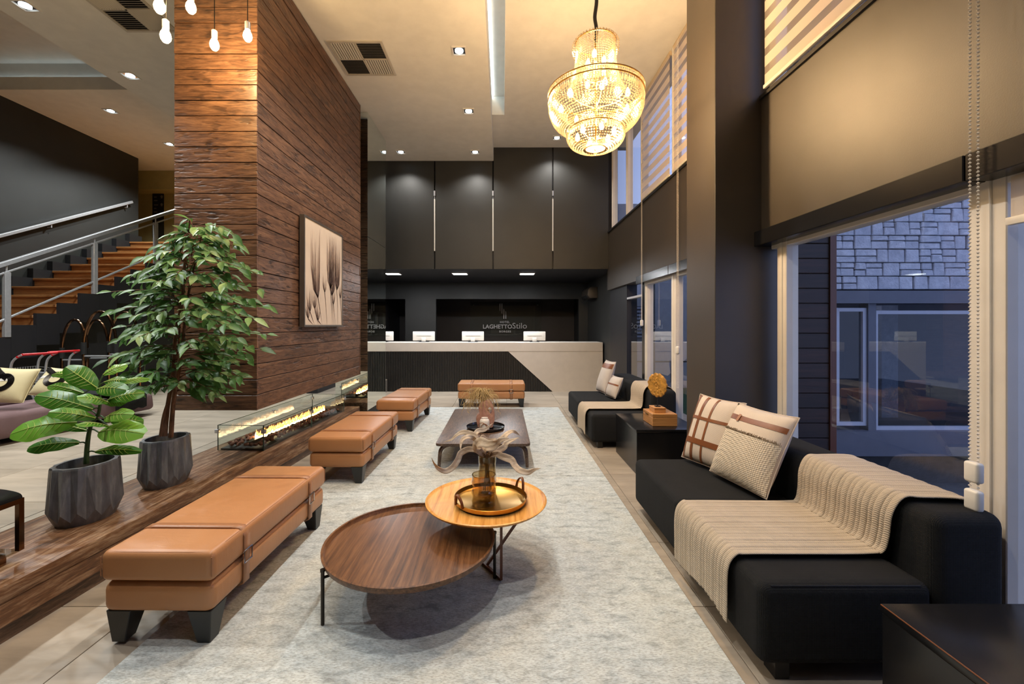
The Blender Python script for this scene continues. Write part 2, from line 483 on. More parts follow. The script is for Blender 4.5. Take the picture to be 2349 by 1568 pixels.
def m_stone():
    t = NT('ashlar_stone'); v = t.coords((1,1,1), 50); n = t.noise(v, 7, 6, .7); oi = t.n('ObjectInfo')
    c = t.ramp(n, [(.3, srgb(176,180,190)), (.7, srgb(226,228,234))])
    c = t.mix(t.math('MULTIPLY', oi.outputs['Random'], .4), c, srgb(150,154,166))
    return t.pbr(c, .9, normal=t.bump(n, .9, .03))
M['stone'] = m_stone()
M['mortar'] = m_paint('mortar', srgb(70,70,72), .95, .1, .3)
M['extframe'] = m_paint('shopfront_frame', srgb(190,194,206), .5, .02, 0)
M['extdark'] = m_paint('shopfront_steel', srgb(96,100,112), .5, .03, .02)
M['extwhite'] = m_paint('rendered_white', srgb(196,196,200), .8, .03, .1)
M['grass'] = m_paint('lawn', srgb(58,92,52), .95, .2, .8, 30)
M['paving'] = m_paint('outdoor_paving', srgb(92,94,98), .8, .1, .2)
# ================================================================== structure
ZC, ZR, ZF = 4.78, 5.05, 0.28        # lobby ceiling, raised ceiling by the windows, raised lounge floor
Z2, Z3 = 5.2, 5.66                   # lounge ceiling, tray
XW = 2.12                            # window wall plane
XG = 2.22                            # glass plane
YP = 8.55                            # mezzanine front
R = random.Random(7)

fl = struct('floor', MB().box(-3.3, 2.5, -3, 14, -.12, -.012), M['grout'])
tile_me = MB().box(0, .996, 0, .671, -.012, 0).mesh('tile', bevel=.0015, seg=1)
tile_me.materials.append(M['tile'])
for i in range(6):
    for j in range(14):
        y = .93 + j*.675 - .0
        if y > 9.6: continue
        o = bpy.data.objects.new('tile', tile_me); COL.objects.link(o); o.parent = fl; o.location = (-2.92 + i*1.0, y, 0)
fl2 = struct('floor_lounge', MB().box(-10.8, -3.02, -3, 12, -.12, ZF-.012).box(-3.02, -2.60, 6.66, 12, -.12, ZF-.012), M['grout'])
for i in range(5):
    for j in range(14):
        o = bpy.data.objects.new('tile', tile_me); COL.objects.link(o); o.parent = fl2
        o.location = (-8.02 + i*1.0, 1.6 + j*.675, ZF)
rest = MB().box(-3.02, -2.60, 6.66, 11, ZF-.012, ZF)
rest.build('tile', M['tile'], fl2)

# ceilings
struct('ceiling', MB().box(-5.23, -.18, -3, YP, ZC, 5.9).box(-5.23, -3.3, YP, 12, ZC, 5.9), M['ceil'], smooth=False)
struct('ceiling_window_side', MB().box(.03, 2.5, -3, YP, ZR, 5.9).box(-.18, .03, 7.22, YP, ZR, 5.9).box(-.18, .03, -3, 7.22, 5.36, 5.9), M['ceil'])
struct('ceiling_lounge', MB().box(-10.8, -5.23, 6.8, 12, Z2, 5.9).box(-10.8, -5.23, -3, 6.8, Z3, 5.9), M['ceil'])
struct('ceiling_reception', MB().box(-3.3, 2.5, YP+.10, 14, 2.634, 2.75), M['navy'])
struct('trim_1', MB().box(-10.6, -3.3, 10.25, 10.6, 4.75, Z2), M['olive'])

# walls
M['signwall'] = m_paint('umber_paint', srgb(58,52,49), .5, .04, .05, 3)
struct('wall_back', MB().box(-10.8, 2.5, -3.1, -3, -.1, 5.9), M['lobbywall'])
struct('wall_stair', MB().box(-8.3, -8.1, -3, 9.5, 0, Z3), M['dark'])
struct('wall_left', MB().box(-10.9, -10.6, -3, 12, 0, Z3), M['olive'])
struct('wall_corridor', MB().box(-10.6, -3.3, 10.6, 10.8, 0, Z2), M['olive'])
struct('wall_reception_left', MB().box(-3.5, -3.3, 7.62, 14, -.1, 5.3), M['navy'])
struct('wall_reception_right', MB().box(2.29, 2.5, YP+.1, 14, -.1, 2.7), M['dark'])
struct('wall_reception_rear', MB().box(-3.3, 2.29, 11.5, 11.62, 2.2, 2.634).box(-2.62, -1.795, 11.5, 11.62, 0, 2.2)
       .box(2.05, 2.29, 11.5, 11.62, 0, 2.2), M['dark'])
struct('wall_sign', MB().box(-3.3, 2.29, 13.7, 13.9, 0, 2.7), M['signwall'])
struct('wall_mezzanine_core', MB().box(-3.3, XW+.2, YP+.06, YP+.12, 2.634, 5.9), M['navy'])
wm = struct('wall_mezzanine', MB().box(-3.3, XW, YP+.052, YP+.06, 2.64, 5.04), M['navy'])
for a, b, zt in ((-3.28, -1.373, ZC), (-1.349, -.204, ZC), (-.180, .992, ZR), (1.016, XW, ZR)):
    MB().box(a, b, YP, YP+.05, 2.62, zt-.004).build('panel', M['dark'], wm, bevel=.003, seg=1)
# narrow steel rods hang in the slots between the panels
for i, x in enumerate((-1.361, -.192, 1.004)):
    g = thing('slot_light', ['first','second','third'][i] + ' slim tube light in the panel slots counted from the mirrored pier', 'wall light', (x, YP+.01, 3.0), 0, 'tube lights in the panel slots')
    MB().tube([(x, YP-.005, 2.98), (x, YP-.005, 4.02)], .012, 10).build('tube', M['white'], g, smooth=True)
    MB().tube([(x, YP-.005, 4.08), (x, YP-.005, 4.18)], .017, 10).tube([(x, YP-.005, 4.02), (x, YP-.005, 4.10)], .005, 6).build('holder', M['steel'], g, smooth=True)
    MB().tube([(x, YP+.02, 4.18), (x, YP+.02, ZC-.02)], .003, 6).build('cord', M['darkmetal'], g)

# window wall
struct('wall_right_band', MB().box(XW, 2.36, -3, 3.5, 2.20, 3.34), M['darkgloss'])
struct('wall_right_band_far', MB().box(XW, 2.36, 4.04, YP+.1, 2.20, 3.34), M['darkgloss'])
struct('wall_pillar', MB().box(1.74, 2.36, 3.5, 4.04, -.1, 5.9), M['darkgloss'], bevel=.004, seg=1)
struct('wall_right_low', MB().box(2.18, 2.36, 7.5, YP+.1, -.1, 2.20), M['navy'])
struct('wall_right_top', MB().box(XW+.1, 2.5, -3, YP+.1, ZR-.02, 5.9), M['ceil'])
struct('trim_2', MB().box(2.06, 2.32, 1.0, 1.905, 2.14, 2.26).box(2.06, 2.32, 1.912, 3.56, 2.14, 2.26), M['black'], bevel=.004, seg=1)
struct('trim_3', MB().box(2.10, 2.32, 3.9, 5.42, 2.14, 2.26).box(2.10, 2.32, 5.428, 6.74, 2.14, 2.26), M['black'], bevel=.004, seg=1)
struct('trim_4', MB().box(XW-.02, 2.36, -3, 3.5, 3.34, 3.37).box(XW-.02, 2.36, 4.04, YP, 3.34, 3.37), M['blackmatt'])

def window(name, y0, y1, z0, z1, stiles, mat='whiteframe', fw=.07, xs=None, thick=.09):
    xs = xs or XG
    w = bpy.data.objects.new(name, None); COL.objects.link(w); w.location = (xs, (y0+y1)/2, z0)
    w['kind'] = 'structure'
    MB().box(xs-thick/2, xs+thick/2, y0, y1, z1-fw*.7, z1).build('head_rail', M[mat], w, bevel=.004, seg=1)
    MB().box(xs-thick/2, xs+thick/2, y0, y1, z0, z0+fw*.7).build('sill_rail', M[mat], w, bevel=.004, seg=1)
    for (a, b) in stiles:
        MB().box(xs-thick/2-.004, xs+thick/2, a, b, z0, z1).box(xs-thick/2-.012, xs, a+(b-a)*.36, a+(b-a)*.64, z0, z1).build('stile', M[mat], w, bevel=.004, seg=1)
    ed = sorted([y0] + [v for s in stiles for v in s] + [y1])
    for k in range(0, len(ed)-1):
        if any(abs(ed[k]-s[0]) < 1e-6 for s in stiles) or ed[k+1]-ed[k] < .03: continue
        MB().add([(xs, ed[k], z0+fw*.7), (xs, ed[k+1], z0+fw*.7), (xs, ed[k+1], z1-fw*.7), (xs, ed[k], z1-fw*.7)], [(0,1,2,3)]).build('pane', M['windowglass'], w)
    return w
window('window_1', .2, 3.46, 0, 2.16, [(3.27, 3.38), (1.84, 1.99), (.5, .6)])
window('window_2', 4.06, 6.56, 0, 2.16, [(6.42, 6.53), (5.36, 5.50), (4.06, 4.2)])
window('window_3', 6.68, 7.48, 0, 1.98, [], 'extframe', .05)
struct('wall_jamb', MB().box(2.18, 2.34, 6.56, 6.68, 0, 2.20), M['black'])
window('window_4', 4.06, YP, 3.37, ZR, [(8.42, 8.50), (7.42, 7.52), (6.62, 6.72), (5.40, 5.48)], 'whiteframe', .06)
window('window_5', -2, 3.5, 3.37, ZR, [(3.40, 3.48), (1.9, 2.0)], 'whiteframe', .06)
struct('wall_right_south', MB().box(2.12, 2.4, -3, .2, -.1, 2.2).box(2.12, 2.4, -3, -2, 3.34, 5.9), M['lobbywall'])

# mirror pier on its plinth
pl = struct('wall_mirror_plinth', MB().box(-2.60, -2.085, 6.585, 7.62, -.1, .18), M['blackmatt'])
mr = thing('mirror_pier', 'full-height mirrored pier reflecting the reception desk, behind the fireplace', 'mirror', (-2.3, 7.1, .18))
MB().box(-2.57, -2.092, 6.592, 7.60, .181, ZC-.001).build('pier_core', M['blackmatt'], mr)
MB().box(-2.575, -2.09, 6.58, 6.59, .185, ZC-.004).build('mirror_panel', M['mirror'], mr)
for a, b in ((.185, 2.86), (2.866, ZC-.004)):
    MB().box(-2.09, -2.08, 6.58, 7.60, a, b).build('mirror_panel', M['mirror'], mr)

# ================================================================== fireplace
PR = math.radians(-2.4)                   # platform swings slightly off the room axis
def rot2(x, y, px=-2.33, py=2.0):
    c, s = math.cos(PR), math.sin(PR)
    dx, dy = x-px, y-py
    return px + dx*c - dy*s, py + dx*s + dy*c
def rbox(mb, x0, x1, y0, y1, z0, z1):
    vs = [(*rot2(x, y), z) for z in (z0, z1) for x, y in ((x0,y0),(x1,y0),(x1,y1),(x0,y1))]
    return mb.hexa(vs)
pf = thing('wooden_platform', 'long low rustic wooden plinth carrying the fire trough and grey planters', 'platform', (-2.6, 3.5, 0))
rbox(MB(), -2.98, -2.33, .6, 6.42, .20, ZF).build('top_board', M['platform'], pf, bevel=.006, seg=2)
rbox(MB(), -2.98, -2.335, .6, 6.41, .085, .198).build('front_board', M['platform'], pf, bevel=.004, seg=1)
rbox(MB(), -2.98, -2.36, .6, 6.38, 0, .084).build('base_board', M['oak'], pf)
ffa, ffb = rot2(-2.983, .6), rot2(-2.983, 6.42)
struct('floor_fill', MB().hexa([(-3.3,.6,-.1),(ffa[0],.6,-.1),(ffb[0],6.42,-.1),(-3.3,6.42,-.1),(-3.02,.6,ZF-.001),(ffa[0],.6,ZF-.001),(ffb[0],6.42,ZF-.001),(-3.02,6.42,ZF-.001)]).box(-3.02,-2.60,6.45,6.66,-.1,ZF-.001), M['tile'])

hd = thing('fireplace_hood', 'tall rustic plank-clad chimney hood hanging above the glass fire trough', 'hood', (-2.5, 5.0, .77))
HX0, HX1, HY0, HY1, HZ0 = -2.83, -2.115, 3.68, 6.36, .765
MB().box(HX0+.02, HX1-.02, HY0+.02, HY1-.02, HZ0+.01, ZC-.001).build('hood_core', M['blackmatt'], hd)
ph = .1336
side_me = [MB().box(-.018, .0, 0, HY1-HY0-.04, 0, ph-.006).mesh('plank', bevel=.0025, seg=1) for _ in range(1)]
front_me = MB().box(0, HX1-HX0, 0, .018, 0, ph-.006).mesh('plank', bevel=.0025, seg=1)
for me, mm in ((side_me[0], 'hood'), (front_me, 'hoodx')): me.materials.append(M[mm])
for k in range(30):
    z = HZ0 + k*ph
    if z > ZC: break
    for kind in (0, 1, 2):
        o = bpy.data.objects.new('plank', side_me[0] if kind == 0 else front_me); COL.objects.link(o); o.parent = hd
        j = R.uniform(-.003, .003)
        loc = {0: (HX1-.004+j, HY0+.02, z), 1: (HX0, HY0+j, z), 2: (HX0, HY1-.018+j, z)}[kind]
        o.location = Vector(loc) - hd.location
        if k == 29:
            o.scale.z = (ZC-z-.004)/ph

# fire trough
FZ = ZF
def rp(x, y, z): a, b = rot2(x, y); return Vector((a, b, z))
FX0, FX1, FY0, FY1 = -2.86, -2.40, 4.13, 6.02
fr = thing('fire_trough', 'linear gas fire behind low clear glass screens on the wooden plinth', 'fireplace', rp(-2.63, 5.1, FZ))
rbox(MB(), FX0+.02, FX1-.02, FY0+.02, FY1-.02, FZ, FZ+.018).build('tray', M['blackmatt'], fr)
rbox(MB(), FX0+.21, FX1-.21, FY0+.12, FY1-.08, FZ+.018, FZ+.055).build('burner', M['darkmetal'], fr)
gh = .245
M['glassedge'] = m_paint('glass_edge', srgb(70,92,84), .2, .02, 0)
for (x0,x1,y0,y1) in ((FX0,FX0+.008,FY0,FY1),(FX1-.008,FX1,FY0,FY0+.95),(FX1-.008,FX1,FY0+.955,FY1),(FX0,FX1,FY0,FY0+.008),(FX0,FX1,FY1-.008,FY1)):
    gs = rbox(MB(), x0,x1,y0,y1, FZ+.002, FZ+gh).build('glass_screen', M['glass'], fr)
    em = MB(); rbox(em, x0,x1,y0,y1, FZ+gh, FZ+gh+.004)
    for (ex0,ex1,ey0,ey1) in (((x0,x1,y0,y0+.004),(x0,x1,y1-.004,y1)) if x1-x0 < .1 else ((x0,x0+.004,y0,y1),(x1-.004,x1,y0,y1))): rbox(em, ex0,ex1,ey0,ey1, FZ+.004, FZ+gh)
    em.build('polished_edge', M['glassedge'], gs)
for (x, y) in ((FX0,FY0),(FX1,FY0),(FX1,FY0+.95),(FX0,FY0+.95),(FX0,FY1),(FX1,FY1)):
    c = rp(x, y, FZ+gh-.055)
    MB().box(c.x-.018, c.x+.018, c.y-.018, c.y+.018, c.z-.018, c.z+.018).build('clip', M['steel'], fr, bevel=.003)
flm = MB(); flc = MB(); Rf = random.Random(3)
for k in range(260):
    y = FY0+.28 + (FY1-FY0-.42)*k/260
    if Rf.random() < .05: continue
    x = (FX0+FX1)/2 + Rf.uniform(-.03,.03)
    h = Rf.uniform(.035,.075)*(1.25 if k % 17 < 2 else 1); w = Rf.uniform(.008,.014)
    a = rp(x, y, FZ+.05); ln = Rf.uniform(-.02,.05)
    flc.tube([a, a+Vector((0,.003,h*.22)), a+Vector((0,.006+ln*.3,h*.5)), a+Vector((0,.01+ln*.6,h*.78))], [w*.9, w*1.15, w*.7, .001], 6)
    flm.tube([a, a+Vector((0,.004,h*.3)), a+Vector((.004,.008+ln*.4,h*.65)), a+Vector((0,.012+ln,h))], [w*.7, w, w*.6, .001], 6)
tag(flm.build('flames', M['flame'], fr, smooth=True), 'row of orange flame tips', kind='stuff')
tag(flc.build('flame_core', M['flamecore'], fr, smooth=True), 'white hot line at the foot of the flames', kind='stuff')
# lava rocks
rock_me = []
for k in range(5):
    bm = bmesh.new(); bmesh.ops.create_icosphere(bm, subdivisions=1, radius=.03)
    for v in bm.verts: v.co *= Rf.uniform(.72, 1.15); v.co.z *= .8
    me = bpy.data.meshes.new('lava_rock'); bm.to_mesh(me); bm.free()
    me.polygons.foreach_set('use_smooth', [True]*len(me.polygons)); me.materials.append(M['lava']); rock_me.append(me)
placed = []
tries = 0
while len(placed) < 170 and tries < 4000:
    tries += 1
    x = Rf.uniform(FX0+.05, FX1-.05); y = Rf.uniform(FY0+.05, FY1-.05)
    if abs(x-(FX0+FX1)/2) < .075 and y > FY0+.06: continue
    if any((x-a)**2+(y-b)**2 < .044**2 for a, b in placed): continue
    placed.append((x, y))
    o = bpy.data.objects.new('lava_rock', rock_me[len(placed) % 5]); COL.objects.link(o)
    o.location = rp(x, y, FZ+.05); s = Rf.uniform(.75, .95); o.scale = (s, s, s); o.rotation_euler = (0, 0, Rf.uniform(0, 6))
    tag(o, 'brown lava rock lying in the fire trough', 'rock', 'lava rocks in the fire trough')

# picture on the hood
pt = thing('framed_picture', 'tall sepia print of dandelion seeds in a pewter frame on the plank hood', 'picture', (-2.09, 4.97, 1.48))
PX, PY0, PY1, PZ0, PZ1 = -2.06, 4.43, 5.50, 1.48, 2.65
MB().box(-2.104, PX-.004, PY0+.02, PY1-.02, PZ0+.02, PZ1-.02).build('canvas', M['canvas'], pt)
fm = MB()
for (a,b,c,d) in ((PY0,PY0+.02,PZ0,PZ1),(PY1-.02,PY1,PZ0,PZ1),(PY0+.02,PY1-.02,PZ0,PZ0+.02),(PY0+.02,PY1-.02,PZ1-.02,PZ1)):
    fm.box(-2.106, PX+.004, a, b, c, d)
fm.build('frame', M['frame'], pt)
def sv(x, y):
    s = (x-170)/430; t_ = (1462-y)/(1462-(115+250*s)); s = .42*s*s+.58*s
    return s, t_
seeds = [(350,1135,-.5),(425,1065,-.1),(485,1015,0),(500,1105,.05),(515,1215,-.05),(550,1035,.12),(310,1265,-.3),(250,1300,-.5),(350,1410,-.35),(225,1385,-.6),(585,1140,.1)]
dk = MB(); md = MB(); Rp = random.Random(11)
W_, H_ = PY1-PY0-.04, PZ1-PZ0-.04
def ribbon(mb, pts, w, x):
    n = len(pts); vs = []
    for i, p in enumerate(pts):
        q = pts[min(i+1,n-1)]; r = pts[max(i-1,0)]
        d = Vector((q[0]-r[0], q[1]-r[1])); d = d.normalized() if d.length else Vector((0,1))
        ww = w*(1-.85*i/(n-1))
        for sg in (-1, 1):
            s = min(max(p[0] - d.y*ww*sg, .003), W_-.003); t_ = min(max(p[1] + d.x*ww*sg, .003), H_-.003)
            vs.append((x, PY0+.02+s, PZ0+.02+t_))
    mb.add(vs, [(2*i, 2*i+1, 2*i+3, 2*i+2) for i in range(n-1)])
for k, (x, y, lean) in enumerate(seeds):
    s, t_ = sv(x, y); s *= W_; t_ *= H_
    ribbon(dk, [(s, t_), (s+.03-lean*.05, t_*.5), (s+.05-lean*.12, 0.0)], .007, PX-.002)
    big = k in (0,2,3,5)
    for j in range(44 if big else 22):
        a = Rp.uniform(-.75,.75)*(.55 if big else .9) + lean*.55
        L = (Rp.uniform(.45,.95) if big else Rp.uniform(.12,.3))*min(1, (H_-t_))
        c1 = (s+math.sin(a*1.9)*L*.18, t_+.10*L+.02); c2 = (s+math.sin(a*1.1)*L*.42, t_+.5*L); c3 = (s+math.sin(a*.8)*L*.55, t_+L)
        (ribbon(dk, [(s,t_), c1, c2], .0022, PX-.0022), ribbon(md, [c1, c2, c3], .004 if big else .002, PX-.0026))
dk.build('print_stems', M['sepia'], pt); md.build('print_hairs', M['sepiam'], pt)

# ================================================================== ceiling fittings
def spot(parent, loc, energy, col=(1,.96,.90), size=130, blend=.6, rad=.05):
    ld = bpy.data.lights.new('lamp_light', 'SPOT'); ld.energy = energy; ld.color = col
    ld.spot_size = math.radians(size); ld.spot_blend = blend; ld.shadow_soft_size = rad
    lo = bpy.data.objects.new('lamp_light', ld); COL.objects.link(lo); lo.parent = parent
    lo.location = Vector(loc) - parent.location
    return lo
def downlight(x, y, z, label, e=1.0, col=(1,.96,.90), group=None):
    d = thing('ceiling_downlight', label, 'downlight', (x, y, z), 0, group)
    m = MB(); s, w = .085, .014
    for (a,b,c,e2) in ((-s,s,-s,-s+w),(-s,s,s-w,s),(-s,-s+w,-s+w,s-w),(s-w,s,-s+w,s-w)):
        m.box(x+a, x+b, y+c, y+e2, z-.012, z)
    m.build('frame', M['white'], d)
    MB().box(x-s+w, x+s-w, y-s+w, y+s-w, z-.003, z-.001).build('reflector', M['chrome'], d)
    MB().lathe([(.05,0),(.05,.006)], 16, (x,y,z-.010)).build('lamp', M['ledcool'], d)
    lo = spot(d, (x, y, z-.03), E_DOWN*e, col)
    if CV - (z-H)*F/y < 0:                   # above the frame: the same row carried on over the camera
        lo.name = 'downlight_%s_%d_offscreen' % ('lounge' if x < -3 else 'lobby', round(y*100))
    return d
gl = 'downlights along the lobby ceiling'
for k, (y, e) in enumerate(((8.1,.6),(6.55,.9),(5.11,1),(3.65,1),(2.2,1),(.75,1))):
    downlight(-.52, y, ZC, ['first','second','third','fourth','fifth','sixth'][k] + ' square downlight from the charcoal panels along the ceiling step', e, group=gl)
downlight(-1.93, 8.1, ZC, 'square recessed downlight beside the top of the mirrored pier', .6)
downlight(1.03, 8.1, ZR, 'square recessed downlight above the charcoal wall panels beside the upper windows', .6)
for k, y in enumerate((5.62, 4.385, 3.15, 1.9)):
    downlight(-4.9, y, ZC, ['first','second','third','fourth'][k] + ' square downlight from the corridor beside the lounge ceiling tray', 1.8, (.96,1,.99), 'downlights along the lounge ceiling')
for k, (u, v) in enumerate(((389,330),(254,254))):
    p = P(u, v, (Z2-H)*F/(745-v)); downlight(p.x, p.y, Z2, ['square recessed downlight over the top of the staircase', 'square recessed downlight over the middle of the staircase'][k], 2.6, (.96,1,.99), 'downlights over the staircase')

M['slat'] = m_paint('vent_enamel', srgb(196,188,174), .4, .02, 0)
# air vents
def vent(x0, x1, y0, y1, z, label):
    d = thing('air_vent', label, 'air vent', ((x0+x1)/2, (y0+y1)/2, z))
    w = .03; m = MB()
    for (a,b,c,e) in ((x0,x1,y0,y0+w),(x0,x1,y1-w,y1),(x0,x0+w,y0+w,y1-w),(x1-w,x1,y0+w,y1-w)): m.box(a,b,c,e,z-.012,z)
    xm, ym = (x0+x1)/2, (y0+y1)/2
    m.box(xm-.009, xm+.009, y0+w, y1-w, z-.010, z).box(x0+w, x1-w, ym-.009, ym+.009, z-.010, z)
    m.build('frame', M['slat'], d)
    MB().box(x0+w, x1-w, y0+w, y1-w, z-.002, z-.001).build('backing', M['blackmatt'], d)
    for qx in (0,1):
        for qy in (0,1):
            a, b = (x0+w, xm-.009) if qx == 0 else (xm+.009, x1-w)
            c, e = (y0+w, ym-.009) if qy == 0 else (ym+.009, y1-w)
            for k in range(10):
                f = (k+.5)/10
                if (qx+qy) % 2 == 0:
                    xx = a+(b-a)*f; MB().hexa([(xx-.010,c,z-.012),(xx-.008,c,z-.012),(xx-.008,e,z-.012),(xx-.010,e,z-.012),(xx+.006,c,z-.003),(xx+.008,c,z-.003),(xx+.008,e,z-.003),(xx+.006,e,z-.003)]).build('slat', M['slat'], d)
                else:
                    yy = c+(e-c)*f; MB().hexa([(a,yy-.010,z-.012),(b,yy-.010,z-.012),(b,yy-.008,z-.012),(a,yy-.008,z-.012),(a,yy+.006,z-.003),(b,yy+.006,z-.003),(b,yy+.008,z-.003),(a,yy+.008,z-.003)]).build('slat', M['slat'], d)
vent(-2.04, -1.395, 4.93, 5.61, ZC, 'square four-quarter louvred air vent between the plank hood and the chandelier')
vent(-4.2, -3.62, 4.10, 4.776, ZC, 'square louvred air vent above the bare hanging bulbs')

# light slot and cove
cv = MB().box(-.179, -.163, -1, 7.20, 5.335, 5.352)
tag(cv.build('light_slot', M['ledcove'], None), 'thin cool white LED strip inside the ceiling slot beside the step', 'light strip')
struct('trim_5', MB().box(-10.5, -5.24, 6.72, 6.765, Z2, Z2+.20).box(-10.5, -5.24, 6.765, 6.80, Z2, Z2+.03), M['ceil'])
cv = MB().box(-10.5, -5.25, 6.768, 6.780, Z2+.15, Z2+.165)
tag(cv.build('cove_light', M['ledcove'], None), 'thin cool white LED strip concealed in the lounge ceiling cove', 'light strip')

# bare bulb pendants by the hood
for i, (u, v, Y, dv) in enumerate(((492,100,3.34,0),(568,80,3.40,0),(380,80,2.95,0),(366,12,2.80,0),(438,14,3.10,0))):
    c = P(u, v, Y); d = thing('pendant_bulb', ['lowest bare glowing bulb before the plank hood face', 'bare glowing bulb hung by the outer edge of the plank hood face', 'bare glowing bulb hung low beneath the louvred vent', 'bare glowing bulb hung high beneath the louvred vent', 'bare glowing bulb hung high by the inner edge of the hood'][i], 'pendant lamp', c, 0, 'bare bulbs hung by the plank hood')
    prof = [(.002,-.055),(.018,-.050),(.030,-.032),(.034,-.012),(.030,.010),(.019,.034),(.015,.044)]
    MB().lathe(prof, 16, c).build('bulb', M['bulbbare'], d, smooth=True)
    MB().lathe([(.019,.040),(.021,.05),(.021,.098),(.010,.108)], 16, c).build('socket', M['steel'], d, smooth=True)
    MB().tube([c+Vector((0,0,.10)), (c.x, c.y, ZC-.01)], .0035, 6).build('cord', M['darkmetal'], d)
    MB().lathe([(.04,-.02),(.04,0)], 16, (c.x, c.y, ZC)).build('ceiling_rose', M['steel'], d)
    ld = bpy.data.lights.new('bulb_light', 'POINT'); ld.energy = E_PEND; ld.color = (1,.66,.30); ld.shadow_soft_size = .02
    lo = bpy.data.objects.new('bulb_light', ld); COL.objects.link(lo); lo.parent = d; lo.location = (0, 0, -.012)

# ================================================================== chandelier
CX, CY = .815, 3.75
ch = thing('chandelier', 'glittering tiered crystal bead chandelier hanging from a black cord', 'chandelier', (CX, CY, 3.0))
def strands(name, nst, prof, step, r, par=ch, ph_=0, rz=None):
    m = MB()
    pts = spline([(a, 0, z) for a, z in prof], 14)
    out = [pts[0]]; acc = 0
    for a, b in zip(pts, pts[1:]):
        acc += (b-a).length
        if acc >= step: out.append(b); acc = 0
    for k in range(nst):
        an = 2*math.pi*(k+ph_)/nst; c, s = math.cos(an), math.sin(an)
        for p in out: m.octa((CX+p.x*c, CY+p.x*s, p.z), r, rz)
    o = m.build(name, M['crystal'], par); o['kind'] = 'stuff'
    return o
def ring(name, r, z, t, mat='brass'):
    MB().tube([(CX+r*math.cos(a*math.pi/24), CY+r*math.sin(a*math.pi/24), z) for a in range(48)], t, 6, closed=True).build(name, M[mat], ch, smooth=True)
strands('crown_beads', 58, [(.168,3.97),(.166,3.90),(.178,3.76),(.205,3.63),(.25,3.53)], .0172, .0086)
strands('crown_swags', 40, [(.178,3.985),(.200,3.955),(.196,3.90),(.184,3.86)], .018, .0078)
m = MB()
for k in range(116):
    an = 2*math.pi*k/116; c, s = math.cos(an), math.sin(an)
    for (rr, z, L) in ((.408, 3.455, .038),):
        m.octa((CX+rr*c, CY+rr*s, z), .009, L)
m.build('ring_prisms', M['crystal'], ch)['kind'] = 'stuff'
m = MB()
for k in range(120):
    an = 2*math.pi*k/120; c, s = math.cos(an), math.sin(an)
    for z in (3.515, 3.535): m.octa((CX+.41*c, CY+.41*s, z), .010)
m.build('ring_beads', M['crystal'], ch)['kind'] = 'stuff'
strands('basket_beads', 98, [(.405,3.42),(.400,3.37),(.36,3.285),(.29,3.225),(.225,3.20)], .0172, .0088)
strands('inner_beads', 70, [(.40,3.50),(.33,3.40),(.25,3.33)], .018, .0086, ph_=.5)
m = MB()
for k in range(60):
    an = 2*math.pi*k/60; c, s = math.cos(an), math.sin(an)
    m.octa((CX+.235*c, CY+.235*s, 3.17), .009, .034)
m.build('lower_prisms', M['crystal'], ch)['kind'] = 'stuff'
strands('lower_beads', 62, [(.237,3.215),(.250,3.15),(.215,3.085),(.150,3.045),(.105,3.035)], .018, .0078)
for nm, r, z in (('top_ring',.172,3.975),('main_ring',.41,3.50),('main_ring',.41,3.545),('lower_ring',.235,3.205),('bottom_ring',.09,3.045)): ring(nm, r, z, .006)
MB().lathe([(.004,3.028),(.05,3.032),(.088,3.046),(.090,3.05)], 24, (CX,CY,0), caps=False).build('glass_dish', M['crystal'], ch, smooth=True)
MB().lathe([(.002,2.985),(.012,2.992),(.017,3.004),(.012,3.016),(.004,3.024)], 12, (CX,CY,0)).build('drop_ball', M['crystal'], ch, smooth=True)
arm = MB()
bulbs = [(.08, 3.83, 3, .1), (.11, 3.66, 4, .3), (.30, 3.43, 7, .2), (.16, 3.17, 6, .6)]
lamps = []
for rr, z, n, ph_ in bulbs:
    for k in range(n):
        an = 2*math.pi*(k+ph_)/n
        q = Vector((CX+rr*math.cos(an), CY+rr*math.sin(an), z)); lamps.append(q)
        arm.tube([(CX, CY, z-.03), (CX+rr*.6*math.cos(an), CY+rr*.6*math.sin(an), z-.05), q-Vector((0,0,.025))], .004, 6)
        b = MB().lathe([(.004,-.030),(.017,-.024),(.022,-.002),(.014,.026),(.002,.046)], 10, q).build('bulb', M['bulbwarm'], ch, smooth=True)
arm.tube([(CX,CY,3.05),(CX,CY,3.98)], .010, 8)
arm.build('stem_and_arms', M['brass'], ch, smooth=True)
Rc = random.Random(5)
cp = [(CX,CY,3.97),(CX+.008,CY,4.10),(CX-.006,CY,4.2),(CX+.01,CY,4.34),(CX+.0,CY,4.5),(CX+.004,CY,4.8),(CX,CY,ZR)]
MB().tube(spline(cp, 4), .016, 8).build('cord', M['blackmatt'], ch, smooth=True)
for i, q in enumerate([Vector((CX+.02, CY+.02, z)) for z in (3.14, 3.30, 3.44, 3.62, 3.80)]):
    ld = bpy.data.lights.new('bulb_light', 'POINT'); ld.energy = E_CHAND; ld.color = (1,.65,.32); ld.shadow_soft_size = .05
    lo = bpy.data.objects.new('bulb_light', ld); COL.objects.link(lo); lo.parent = ch; lo.location = q - ch.location
# ================================================================== rugs
for y0, y1, lab in ((.75, 4.215, 'pale distressed woven rug under the round coffee tables'), (4.225, 7.74, 'pale distressed woven rug under the rectangular coffee table')):
    rg = MB().box(-1.69, 1.01, y0, y1, .0, .012).build('area_rug', M['rug'], bevel=.004, seg=1)
    tag(rg, lab, 'rug')

